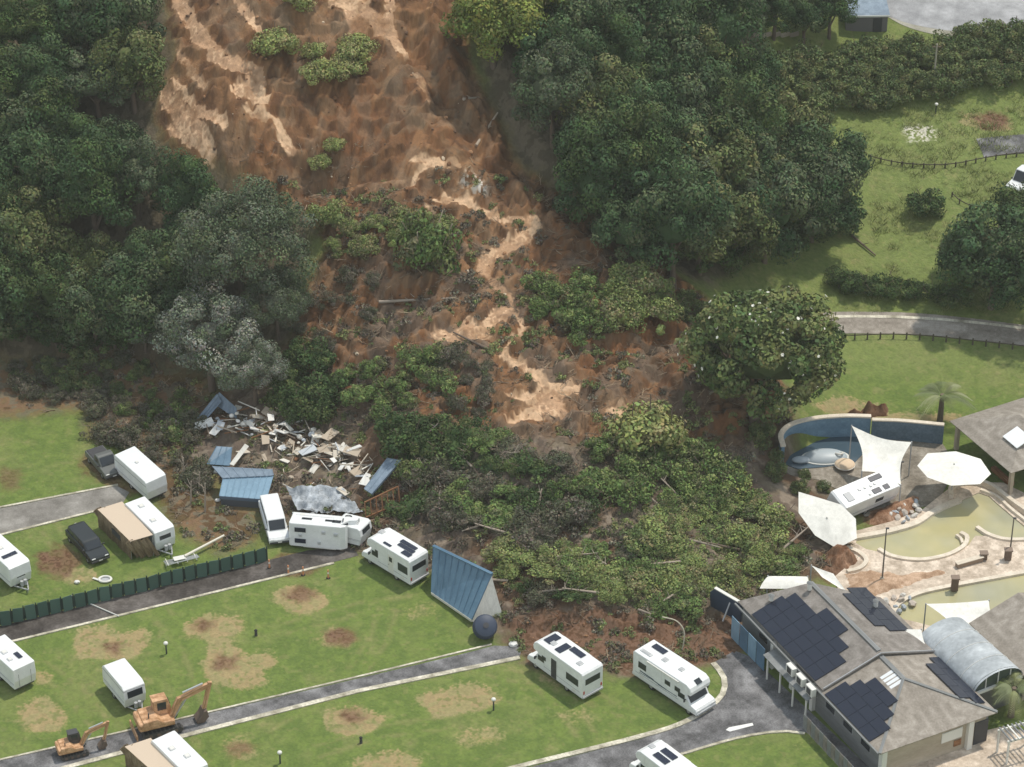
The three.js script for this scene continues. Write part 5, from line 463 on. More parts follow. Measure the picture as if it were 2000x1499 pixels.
roofPiece('folded_roof_sheet', 'upper half of the bent slate blue sheet at the left end of the rubble', 'roof sheet', [P3([-27.5, 6.47], 3.2), P3([-25.84, 7.88], 2.4), P3([-25.85, 8.34], 1.5), P3([-28.03, 6.66], 2.0)], BLUEGREY, { ribs: 3 });
roofPiece('folded_roof_sheet', 'lower half of the bent slate blue sheet at the left end of the rubble', 'roof sheet', [P3([-27.69, 6.58], 3.1), P3([-27.28, 7.13], 2.6), P3([-28.8, 8.24], 1.2), P3([-29.58, 7.74], 1.1)], BLUEGREY, { ribs: 3 });
roofPiece('blue_gutter_strip', 'long narrow grey-blue roof strip at the right of the rubble', 'roof strip', [PT([-11.24, 18.47], 1.2), PT([-10.02, 19.13], 1.2), PT([-12.57, 21.85], 1.3), PT([-13.29, 21.15], 1.3)], BLUEGREY, { t: 0.2, ribs: 2 });
{ const o = thing('timber_skeleton', 'broken brown timber wall frame below the narrow blue strip', 'frame', [...P3([-13.24, 22.37], 0)]); const a = PT([-13.18, 22.81], 1.3), b = PT([-10.18, 21.6], 1.4), d = [a[0] + 0.1, a[1] - 1.3, a[2] + 0.5], c = [b[0] + 0.1, b[1] - 1.4, b[2] + 0.6], s = o.position, q = p => [p[0] - s.x, p[1] - s.y, p[2] - s.z]; part('top_plate', beam(q(a), q(b), 0.1, 0.12), TIMBER, o); part('bottom_plate', beam(q(d), q(c), 0.1, 0.12), TIMBER, o); for (let i = 0; i < 7; i++) { const f = i / 6, u = a.map((v, k) => lerp(v, b[k], f)), v = d.map((w, k) => lerp(w, c[k], f)); part('stud', beam(q(u), q(v), 0.09, 0.1), TIMBER, o); } }
{ // crumpled iron sheeting
  const p00 = [-20.29, 19.58], p10 = [-15.59, 19.08], p11 = [-13.41, 22.54], p01 = [-19.3, 22.36], nx = 36, nz = 18, pos = [], uv = [], idx = []; const cx = (p00[0] + p11[0]) / 2, cz = (p00[1] + p11[1]) / 2;
  for (let j = 0; j <= nz; j++) for (let i = 0; i <= nx; i++) { const s = i / nx, t = j / nz, x = lerp(lerp(p00[0], p10[0], s), lerp(p01[0], p11[0], s), t), z = lerp(lerp(p00[1], p10[1], s), lerp(p01[1], p11[1], s), t); const r = 1 - Math.abs(2 * fbm(x * 0.9 + 3, z * 1.1, 2) - 1); const e = 0.35 * (noise(s * 7, t * 3) - 0.5) * (t > 0.9 || t < 0.1 ? 1 : 0); pos.push(x - cx + e, lerp(1.3, 0.75, t) + 0.8 * (r - 0.6) + 0.12 * Math.sin(x * 9 + z * 2) * 0.5, z - cz + e); uv.push(x, z); }
  for (let j = 0; j < nz; j++) for (let i = 0; i < nx; i++) { const a = j * (nx + 1) + i; idx.push(a, a + nx + 1, a + 1, a + 1, a + nx + 1, a + nx + 2); } const g = new THREE.BufferGeometry(); g.setAttribute('position', new THREE.Float32BufferAttribute(pos, 3)); g.setAttribute('uv', new THREE.Float32BufferAttribute(uv, 2)); g.setIndex(idx); g.computeVertexNormals();
  const o = thing('crumpled_sheeting', 'crumpled pale grey roofing iron behind the overturned motorhome', 'sheeting', [cx, 0, cz]); part('sheet', g, CRUMPLE, o); part('batten', beam([-2, 0.5, 0.6], [2.2, 0.45, 0.9], 0.1, 0.1), TIMBER, o); part('batten', beam([-1.6, 0.7, -0.6], [1.2, 0.75, -0.4], 0.1, 0.1), TIMBER, o); }
{ // rubble: boards, blocks and broken wall panels, each its own piece
  const band = [[-29.54, 8.3], [-25.53, 6.93], [-21.04, 8.92], [-17.05, 12], [-12.82, 16.78], [-13.2, 19.29], [-16.4, 15.79], [-20.8, 13.17], [-24.78, 10.64], [-28.67, 9.98]], inner = [[-25.12, 12.6], [-17.94, 13.5], [-13, 18.34], [-14.33, 20.4], [-20.46, 18.82], [-21.64, 15.06]];
  const mats = [std(0.70, 0.67, 0.60, 0.85), std(0.60, 0.54, 0.45, 0.85), std(0.76, 0.75, 0.72, 0.8), std(0.48, 0.40, 0.31, 0.9), std(0.52, 0.55, 0.58, 0.6), TIMBER, std(0.22, 0.17, 0.13, 0.9)];
  const kinds = [() => [beam([-0.9, 0, 0], [0.9, 0.05, 0], 0.14, 0.04)], () => [beam([-0.6, 0, 0], [0.6, 0, 0], 0.09, 0.09)], () => [plate([[-0.5, 0.1, -0.35], [0.55, 0.2, -0.3], [0.45, 0.05, 0.4], [-0.4, 0, 0.3]], 0.06)], () => [new THREE.DodecahedronGeometry(0.3, 0).scale(1.1, 0.7, 0.9)], () => [plate([[-0.8, 0.25, -0.3], [0.7, 0.3, -0.4], [0.9, 0, 0.35], [-0.6, 0.05, 0.4]], 0.08), beam([-0.5, 0.1, 0.2], [0.6, 0.32, -0.3], 0.08, 0.08)], () => [beam([-1.3, 0, 0], [1.3, 0.25, 0.1], 0.07, 0.1)]].map(f => join(f()));
  const lab = ['broken board in the white rubble heap', 'short batten in the white rubble heap', 'broken wallboard flake in the white rubble heap', 'lump of masonry in the white rubble heap', 'torn wall panel in the white rubble heap', 'long thin timber in the white rubble heap'], nm = ['broken_board', 'batten', 'plaster_flake', 'masonry_lump', 'torn_hoarding', 'long_timber'];
  const put = (p, k, m, s, lift) => { const o = single(nm[k], kinds[k], mats[m], lab[k], 'rubble', lab[k].replace('pale', 'pale') + ' pieces'); o.position.set(p[0], ground(...p) + lift, p[1]); o.rotation.set(rr(-0.3, 0.3), rr(0, 6.28), rr(-0.3, 0.4)); o.scale.setScalar(s); };
  scatter(band, 0.4, 300, 401).forEach(p => { const k = Math.floor(rnd() * 6); put(p, k, k === 5 || k === 1 ? [0, 1, 3, 5, 5, 6][Math.floor(rnd() * 6)] : [0, 2, 2, 1, 0, 4, 3][Math.floor(rnd() * 7)], rr(0.4, 1.15), rr(0.12, 0.7)); });
  scatter(inner, 0.75, 100, 402).forEach(p => { const k = Math.floor(rnd() * 6); put(p, k, [0, 1, 3, 5, 6][Math.floor(rnd() * 5)], rr(0.5, 0.95), rr(0.1, 0.3)); });
  [[[-27.31, 15.22], 'white scrap between the dead stems'], [[-26.7, 19.65], 'white scrap below the bright blue sheet'], [[-37.91, 31.97], 'white scrap at the fence below the charcoal car'], [[0.13, 40.74], 'pale boulder at the end of the camp road']].forEach(([p, l], i) => { const o = single('white_scrap', kinds[3], mats[2], l, 'scrap'); o.position.set(p[0], ground(...p) + 0.15, p[1]); o.scale.setScalar(i === 3 ? 1.3 : 0.8); });
}
{ const a = [-30.63, 29.89], b = [-25.6, 25.63]; const o = single('white_pole', [bar([a[0] + 1.8, 0.5, a[1] - 1.2], [b[0], 0.55, b[1]], 0.14, 0.1, 10)], std(0.72, 0.68, 0.58, 0.7), 'long cream pole lying above the right end of the green fence', 'pole'); const t = thing('metal_trestle', 'tangled grey metal frame beside the cream pole and caravan drawbar', 'frame', [a[0] + 1, 0, a[1] - 0.6], 0.35); for (let i = 0; i < 5; i++) part('rail', beam([-0.9, 0.25 + i * 0.07, -0.5 + i * 0.25], [2.1, 0.3 + i * 0.1, -0.45 + i * 0.25], 0.07, 0.07), ALU, t); for (let i = 0; i < 4; i++) part('rung', beam([-0.7 + i * 0.85, 0.4, -0.6], [-0.7 + i * 0.85, 0.55, 0.65], 0.06, 0.06), OFFWHITE, t); part('plate', rb(1.0, 0.05, 0.6, 0.02, 0.4, 0.66, 0), OFFWHITE, t); for (const x of [-0.8, 2]) part('leg', bx(0.08, 0.5, 0.08, x, 0.22, 0), ALU, t); }
{ const p = [-35.51, 31.53]; const o = thing('white_tub', 'white oval tub and scraps at the fence below the annexe', 'tub', [p[0], 0, p[1]]); part('tub', new THREE.TorusGeometry(0.42, 0.1, 8, 20).rotateX(Math.PI / 2).scale(1.25, 1, 1).translate(0, 0.12, 0), OFFWHITE, o); part('floor', cyl(0.4, 0.4, 0.05, 0, 0, 0, 18), GREYP, o); part('board', beam([-1.1, 0.1, -0.2], [-0.4, 0.14, 0.2], 0.2, 0.05), OFFWHITE, o); }
// bare dead stems left standing by the wreck
[[[-27.72, 21.24], 3.2, 'tall bare grey stem left of the blue sheets'], [[-29.12, 20.05], 2.6, 'bare grey stem nearest the annexe caravan'], [[-30.2, 16], 2.4, 'broken pale stem behind the plain caravan'], [[-28.56, 18.03], 2.2, 'short bare stem between two taller stems']].forEach(([p, h, l], i) => { const g = [bar([0, -0.2, 0], [0.2, h, 0.1], 0.11, 0.05)]; for (let k = 0; k < 4; k++) g.push(bar([0.1 * k / 4, h * (0.4 + k * 0.14), 0], [rr(-0.7, 0.7), h * (0.6 + k * 0.14), rr(-0.5, 0.5)], 0.04, 0.015, 5)); const o = single('dead_stem', g, DEADWOOD, l, 'stem'); o.position.set(p[0], ground(...p), p[1]); });
{ const p = [14.33, 41.64], c = new THREE.CatmullRomCurve3([V(0, 0, 0), V(0.15, 1.0, -0.2), V(0.1, 2.0, -0.4), V(-0.5, 2.7, -0.7), V(-1.7, 2.9, -1)]); const o = single('bent_stem', [new THREE.TubeGeometry(c, 16, 0.055, 6)], std(0.5, 0.46, 0.36, 0.9), 'pale bent stem arching behind the striped motorhome', 'stem'); o.position.set(p[0], ground(...p), p[1]); }
console.log('wreck done');

// ---------------------------------------------------------------- pools
const PAVE = texMat([196, 180, 162], 40, 5, 0.25, 0.85, {}, 71), COPING = texMat([214, 202, 184], 20, 5, 0.4, 0.75, {}, 72), SAIL = texMat([232, 230, 222], 16, 9, 0.2, 0.85, { side: THREE.DoubleSide }, 73), POOLBLUE = texMat([104, 134, 156], 16, 8, 0.3, 0.6, {}, 74), ROOFGREY = texMat([146, 138, 128], 22, 5, 0.35, 0.9, {}, 75), ROOFGREY2 = texMat([128, 122, 116], 22, 5, 0.35, 0.9, {}, 76), STUCCO = texMat([176, 164, 146], 16, 6, 0.4, 0.9, {}, 77), WALLG = texMat([128, 130, 130], 18, 6, 0.4, 0.85, {}, 78);
const WATER = new THREE.MeshPhysicalMaterial({ roughness: 0.16, clearcoat: 0.4, clearcoatRoughness: 0.1, specularIntensity: 0.5 }); { const n = 256, d = new Uint8Array(n * n * 4); for (let j = 0; j < n; j++) for (let i = 0; i < n; i++) { const t = fbm(i / 60, j / 60, 3), u = fbm(i / 14 + 5, j / 14, 2); d.set([168 + 34 * (t - 0.5) + 10 * u, 164 + 22 * (t - 0.5) + 8 * u, 130 - 14 * (t - 0.5) + 8 * u, 255], (j * n + i) * 4); } const x = new THREE.DataTexture(d, n, n); x.colorSpace = THREE.SRGBColorSpace; x.magFilter = THREE.LinearFilter; x.wrapS = x.wrapT = THREE.MirroredRepeatWrapping; x.repeat.set(0.06, 0.06); x.needsUpdate = true; WATER.map = x; }
const pool1 = [[30.73, 25.32], [33.12, 24.7], [35.02, 24.07], [36.61, 22.98], [37.92, 21.64], [39.34, 20.61], [40.56, 19.81], [41.48, 19.16], [42.51, 18.44], [43.36, 19], [44.09, 20.45], [45.04, 22.19], [46.14, 24.07], [48.2, 26.09], [48.05, 27.08], [45.53, 25.7], [44.37, 25.86], [42.51, 25.16], [41.28, 25.16], [40.5, 26.55], [38.96, 28], [37.43, 28.61], [35.59, 28.91], [33.82, 28.68], [32.41, 27.54], [31.36, 27.16], [30.54, 26.24]];
const pool2 = [[33.17, 35.34], [35.02, 33.81], [38.27, 32.64], [41.52, 31.68], [47.61, 29.89], [46.34, 37.92], [40.62, 38.21], [36.23, 38.42], [34.15, 37.5], [32.55, 36.92]];
const pave = [[29.46, 27.08], [30.73, 24.39], [33.99, 22.98], [36.95, 21.24], [39.67, 18.03], [42.18, 16.73], [44.96, 16.9], [49.83, 21.64], [46.79, 40.6], [32.21, 39.2], [30.4, 35.63], [28.37, 33.81], [28.17, 31.23], [29.69, 29.36]];
structure('pool_paving', slab(pave, -0.3, 0.16, [pool1, pool2]), PAVE);
structure('pool_water', slab(pool1, -0.3, 0.07), WATER); structure('pool_water', slab(pool2, -0.3, 0.07), WATER);
const coping = (pts, w, label, h = 0.34) => tag(part(numbered('pool_coping'), ribbon(curve(pts, 50), w, 0.02, h), COPING, scene), label, 'coping');
coping([[30.06, 25.63], [31.94, 25.08], [34.07, 24.39], [36.25, 23.29], [37.82, 21.72], [39.35, 20.53], [40.62, 19.73]], 0.6, 'curved cream coping between the tipped caravan and the green pool');
coping([[39.86, 19.49], [39.91, 18.36], [40.99, 17.22], [42.37, 17.06], [43.66, 17.87], [44.81, 19.65], [46.13, 21.64], [48.41, 24.77]], 0.4, 'cream coping looping round the far end of the green pool', 0.7);
coping([[42.68, 18.2], [43.94, 19.16], [45.04, 21.24], [46.34, 23.37], [48.23, 25.93]], 0.3, 'inner cream coping along the far right side of the green pool', 0.4);
coping([[32.44, 27.24], [33.42, 28.23], [35.6, 28.83], [37.44, 28.53], [38.98, 27.77], [40.19, 26.55], [40.48, 25.32], [40.01, 24.77]], 0.4, 'hooked cream coping along the near side of the green pool');
coping([[39.98, 26.4], [39.9, 25.63], [39.59, 25.16]], 0.25, 'small curved coping inside the hook of the pool edge');
coping([[41.58, 23.92], [42.44, 25.01], [43.93, 25.78], [47.37, 25.63]], 0.38, 'short cream coping at the right side of the pool steps');
coping([[32.57, 36.78], [33.31, 35.2], [35.12, 33.74], [38.37, 32.56], [41.53, 31.6], [47.15, 29.96]], 0.45, 'straight pale coping of the nearer green pool', 0.3);
coping([[29.69, 27.08], [30.66, 27.85], [31.17, 28.98], [30.52, 30.11], [29.34, 30.64]], 0.4, 'curved pale kerb round the mud heap left of the pools', 0.4);
{ // curved blue retaining wall of the upper yard
  const top = curve([[24.91, 14.26], [24.88, 12.25], [25.91, 10.63], [28.14, 9.6], [31.04, 9.17], [33.51, 9.26]], 40), top2 = curve([[33.6, 9.48], [36.25, 9.65], [40.22, 10.33]], 16); const o = thing('curved_pool_enclosure', 'curved dark blue wall with white capping round the upper pool', 'wall', [0, 0, 0]);
  part('wall', ribbon(top, 0.3, -0.3, 2.3), POOLBLUE, o); part('capping', ribbon(top, 0.5, 2.3, 2.45), COPING, o); part('wall', ribbon(top2, 0.3, -0.3, 2.1), texMat([88, 108, 124], 18, 8, 0.3, 0.7, {}, 79), o); part('capping', ribbon(top2, 0.45, 2.1, 2.22), COPING, o);
  structure('upper_pool_water', slab([...top.slice(2), [33.7, 10.4], [31.72, 13.51], [28.8, 14.28], [26.38, 14.61]], -0.3, 0.11), std(0.06, 0.095, 0.125, 0.12));
  structure('pool_yard_floor', slab([...top, ...top2, [40.86, 13.1], [40.45, 15.58], [38.49, 20.05], [35.11, 21.24], [31.79, 22.03], [29.87, 18.03], [28.15, 16.24], [25.79, 15.96]], -0.3, 0.05), texMat([132, 124, 112], 34, 7, 0.2, 0.85, {}, 80)); }
{ const p = [29.03, 12.75], o = thing('pool_slide', 'low pale grey whale-shaped slide in the upper pool', 'slide', [p[0], 0.05, p[1]], 0.08); const G = std(0.42, 0.47, 0.50, 0.45); part('body', new THREE.SphereGeometry(1, 24, 14).scale(2.1, 0.75, 1.15), G, o); part('tail', new THREE.SphereGeometry(1, 16, 10).scale(0.9, 0.28, 0.5).translate(-2.3, 0.2, 0.4), G, o); part('spout', new THREE.TorusGeometry(0.35, 0.09, 8, 18).rotateX(1.2).translate(1.25, 0.62, 0.2), OFFWHITE, o); part('rim', new THREE.TorusGeometry(1, 0.06, 6, 36).rotateX(Math.PI / 2).scale(2.15, 1, 1.2).translate(0, 0.08, 0), OFFWHITE, o); }
{ const p = [30.69, 14.35], o = thing('cream_cushion', 'round cream cushion beside the tipped caravan', 'cushion', [p[0], 0.04, p[1]]); part('pad', new THREE.SphereGeometry(0.95, 20, 10).scale(1, 0.42, 0.95).translate(0, 0.38, 0), std(0.72, 0.56, 0.40, 0.9), o); part('seam', new THREE.TorusGeometry(0.93, 0.04, 6, 30).rotateX(Math.PI / 2).translate(0, 0.38, 0), OFFWHITE, o); }
// shade sails: curved cloth between corner points, with a pole under each raised corner
function sail(label, c, { pull = 0.14, sag = 0.25, poles = [0, 1, 2, 3], name = 'shade_sail', n = 14 } = {}) { const o = thing(name, label, 'shade sail', [c[0][0], 0, c[0][2]]); const q = c.map(p => V(p[0] - c[0][0], p[1], p[2] - c[0][2])); if (q.length === 3) q.push(q[2].clone().lerp(q[0], 0.02)); const m = q[0].clone().add(q[1]).add(q[2]).add(q[3]).multiplyScalar(0.25), pos = [], uv = [], idx = [];
  for (let j = 0; j <= n; j++) for (let i = 0; i <= n; i++) { const s = i / n, t = j / n, p = q[0].clone().lerp(q[1], s).lerp(q[3].clone().lerp(q[2], s), t); const e = pull * (4 * s * (1 - s) * (1 - 4 * t * (1 - t)) + 4 * t * (1 - t) * (1 - 4 * s * (1 - s))); p.lerp(m, e); p.y -= sag * 16 * s * (1 - s) * t * (1 - t) * 0.6; pos.push(p.x, p.y, p.z); uv.push(p.x, p.z); }
  for (let j = 0; j < n; j++) for (let i = 0; i < n; i++) { const a = j * (n + 1) + i; idx.push(a, a + n + 1, a + 1, a + 1, a + n + 1, a + n + 2); } const g = new THREE.BufferGeometry(); g.setAttribute('position', new THREE.Float32BufferAttribute(pos, 3)); g.setAttribute('uv', new THREE.Float32BufferAttribute(uv, 2)); g.setIndex(idx); g.computeVertexNormals(); part('cloth', g, SAIL, o); for (const k of poles) part('pole', bar([q[k].x, -0.1, q[k].z], [q[k].x, q[k].y + 0.06, q[k].z], 0.06), GREYP, o); return o; }
sail('white shade sail stretched above the tipped caravan', [P3([31.16, 13.57], 4.2), P3([36.44, 15.66], 3.8), P3([35.06, 20.2], 2.2), P3([31.69, 18.59], 2.6)], { sag: 0.6, pull: 0.2 });
sail('white four-cornered sail over the nearer green pool', [P3([34.98, 39.1], 3.2), P3([40.34, 38.73], 3.3), P3([40.55, 41.53], 2.8), P3([37.09, 41.48], 2.7)], { pull: 0.06 });
sail('crumpled white sail draped on bushes behind the solar-roofed building', [P3([21.17, 36.16], 2.6), P3([21.94, 34.94], 3.0), P3([25.35, 35.01], 3.0), P3([25.26, 36.29], 2.7)], { pull: -0.04, sag: -0.3, poles: [1, 2] });
sail('narrow white sail hanging between the bushes and the building roof', [P3([25.7, 34.21], 3.6), P3([27.48, 35.38], 3.6), P3([28.51, 37.93], 3.4), P3([26.5, 35.62], 3.4)], { pull: 0.05, poles: [0, 2] });
function umbrella(label, rim, apex, base, leanTo) { const o = thing('pool_umbrella', label, 'umbrella', [base[0], 0.1, base[1]]); const q = p => [p[0] - base[0], p[1] - 0.1, p[2] - base[1]], A = q(apex), n = rim.length; for (let i = 0; i < n; i++) { const a = q(rim[i]), b = q(rim[(i + 1) % n]); part('canopy_panel', plate([A, a, b], 0.02), SAIL, o); part('rib', bar([A[0], A[1] - 0.05, A[2]], [a[0], a[1] - 0.05, a[2]], 0.025, 0.025, 5), ALU, o); } part('pole', bar([0, 0, 0], [A[0], A[1] - 0.04, A[2]], 0.06), GREYP, o); part('finial', new THREE.SphereGeometry(0.1, 8, 6).translate(A[0], A[1] + 0.05, A[2]), OFFWHITE, o); return o; }
{ const r = [[36.71, 18.27], [37.87, 16.3], [40.52, 15.97], [42.6, 17.21], [43.2, 19.57], [42.01, 21.18], [39.36, 21.42], [37.41, 20.14]].map(p => P3(p, 3.0)), c = r.reduce((s, p) => [s[0] + p[0] / 8, 0, s[2] + p[2] / 8], [0, 0, 0]); umbrella('large white octagonal umbrella beside the pavilion', r, [c[0], 3.5, c[2]], [c[0], c[2]]); }
{ const r = [P3([25.58, 22.66], 3.2), P3([27.51, 23.55], 3.1), P3([29.24, 24.21], 2.9), P3([30.48, 25.41], 2.2), P3([30.46, 27.1], 1.3), P3([28.65, 27.95], 0.8), P3([26.78, 26.78], 1.4), P3([25.45, 24.76], 2.4)], c = r.reduce((s, p) => [s[0] + p[0] / 8, s[1] + p[1] / 8, s[2] + p[2] / 8], [0, 0, 0]); umbrella('big white umbrella tipped over at the edge of the slide', r, [c[0] - 0.1, c[1] + 0.2, c[2] + 0.2], [c[0] + 0.6, c[2] - 1.6]); }
// slim poles, posts and rubble of the pool yard
[[[32.28, 31.68], 5.6, 'slim leaning lamp pole on the near side of the green pool'], [[43.89, 28.23], 4.2, 'slim pole at the right edge of the green pool'], [[35.42, 17.22], 2.6, 'dark post below the corner of the shade sail']].forEach(([p, h, l], i) => { const o = thing('slim_pole', l, 'pole', [p[0], 0.1, p[1]]); part('shaft', cyl(0.08, 0.055, h, 0, 0, 0, 8), std(0.16, 0.14, 0.12, 0.8), o); part('base', rb(0.35, 0.35, 0.35, 0.05, 0, 0.16, 0), STUCCO, o); part('head', rb(0.3, 0.1, 0.18, 0.03, 0.08, h, 0), DARK, o); });
[[[38.39, 33.15], 1.3, 'brown timber post with block on the paving between the pools'], [[43.65, 28.68], 1.0, 'dark stone block at the foot of the right pool pole'], [[41.54, 28.61], 0.6, 'low brown block on the pool edge']].forEach(([p, h, l]) => { const o = thing('stone_block', l, 'block', [p[0], 0.15, p[1]]); part('block', rb(0.6, h, 0.5, 0.08, 0, h / 2, 0), std(0.17, 0.12, 0.09, 0.9), o); part('cap', rb(0.75, 0.14, 0.65, 0.05, 0, h + 0.07, 0), std(0.24, 0.18, 0.14, 0.9), o); });
{ const a = [38.98, 29.89], b = [41.37, 28.83]; const o = thing('paving_seat', 'low stone seat wall between the two pools', 'seat wall', [a[0], 0.15, a[1]], Math.atan2(-(b[1] - a[1]), b[0] - a[0])); const L = Math.hypot(b[0] - a[0], b[1] - a[1]); part('wall', rb(L, 0.45, 0.45, 0.05, L / 2, 0.22, 0), std(0.30, 0.22, 0.16, 0.9), o); part('top', rb(L + 0.1, 0.08, 0.55, 0.03, L / 2, 0.48, 0), COPING, o); }
function heap(pts, h, m, name) { const xs = pts.map(p => p[0]), zs = pts.map(p => p[1]), x0 = Math.min(...xs) - 0.5, x1 = Math.max(...xs) + 0.5, z0 = Math.min(...zs) - 0.5, z1 = Math.max(...zs) + 0.5, n = 40, pos = [], uv = [], idx = []; const edge = (x, z) => { let d = 1e9; for (let i = 0; i < pts.length; i++) { const a = pts[i], b = pts[(i + 1) % pts.length], dx = b[0] - a[0], dz = b[1] - a[1], t = clamp(((x - a[0]) * dx + (z - a[1]) * dz) / (dx * dx + dz * dz)); d = Math.min(d, Math.hypot(x - a[0] - dx * t, z - a[1] - dz * t)); } return inside([x, z], pts) ? d : -d; }; for (let j = 0; j <= n; j++) for (let i = 0; i <= n; i++) { const x = lerp(x0, x1, i / n), z = lerp(z0, z1, j / n), e = edge(x, z) + 0.9 * (fbm(x * 1.3, z * 1.3, 3) - 0.5), k = smooth(0, 1.2, e); pos.push(x, Math.max(ground(x, z), 0) - 0.1 + (h + 0.1) * k * (0.45 + 1.0 * fbm(x * 0.9 + 3, z * 0.9, 3)) + (e > 0 ? 0.12 * smooth(0, 0.2, e) : 0), z); uv.push(x, z); } for (let j = 0; j < n; j++) for (let i = 0; i < n; i++) { const a = j * (n + 1) + i; idx.push(a, a + n + 1, a + 1, a + 1, a + n + 1, a + n + 2); } const g = new THREE.BufferGeometry(); g.setAttribute('position', new THREE.Float32BufferAttribute(pos, 3)); g.setAttribute('uv', new THREE.Float32BufferAttribute(uv, 2)); g.setIndex(idx); g.computeVertexNormals(); return structure(name, g, m); }
const MUD = texMat([128, 94, 70], 50, 7, 0.16, 0.95, {}, 96), MUDPALE = texMat([168, 138, 112], 44, 7, 0.16, 0.9, {}, 95);
heap([[31.75, 5.65], [33.59, 4.35], [35.79, 4.34], [35.78, 5.83], [33.42, 6.13]], 1.5, texMat([98, 66, 44], 40, 6, 0.3, 0.95, {}, 81), 'soil_bank');
{ const heap = scatter([[33.87, 22.03], [36.63, 20.05], [36.91, 21.64], [34.84, 23.61]], 0.5, 24, 501), heap2 = scatter([[30.8, 35.99], [33.69, 33.81], [34.89, 34.91], [32.41, 37.42]], 0.55, 22, 502); const g = new THREE.DodecahedronGeometry(0.3, 0), ms = [std(0.6, 0.57, 0.52, 0.9), std(0.48, 0.42, 0.36, 0.9), std(0.42, 0.46, 0.5, 0.8)]; for (const [l, h] of [['pale broken stone beside the tipped caravan in the pool yard', heap], ['pale broken stone between the solar roof and the nearer pool', heap2]]) h.forEach((p, i) => { const o = single('broken_stone', g, ms[i % 3], l, 'stone', l + 's'); o.position.set(p[0], Math.max(0.1, ground(...p)) + 0.2, p[1]); o.rotation.set(i, i * 2, i * 3); o.scale.set(rr(0.7, 1.7), rr(0.4, 0.9), rr(0.7, 1.4)); }); }
// ---------------------------------------------------------------- buildings on the right
const frameOf = (b, a) => { const dx = a[0] - b[0], dz = a[1] - b[1], L = Math.hypot(dx, dz); return { L, yaw: Math.atan2(-dz, dx) }; };
function hipRoof(L, W, y0, rise, { hip0 = 0, hip1 = 0, over = 0.45, t = 0.1 } = {}) { const a = -over, b = L + over, c = -over, d = W + over, m = W / 2, y1 = y0 + rise, r0 = hip0 ? m * 0.95 : a, r1 = hip1 ? L - m * 0.95 : b; return { left: plate([[a, y0, c], [b, y0, c], [r1, y1, m], [r0, y1, m]], t), right: plate([[b, y0, d], [a, y0, d], [r0, y1, m], [r1, y1, m]], t), front: hip0 ? plate([[a, y0, d], [a, y0, c], [r0, y1, m]], t) : null, back: hip1 ? plate([[b, y0, c], [b, y0, d], [r1, y1, m]], t) : null }; }
const PV = std(0.016, 0.02, 0.036, 0.16), PVF = std(0.018, 0.021, 0.034, 0.4);
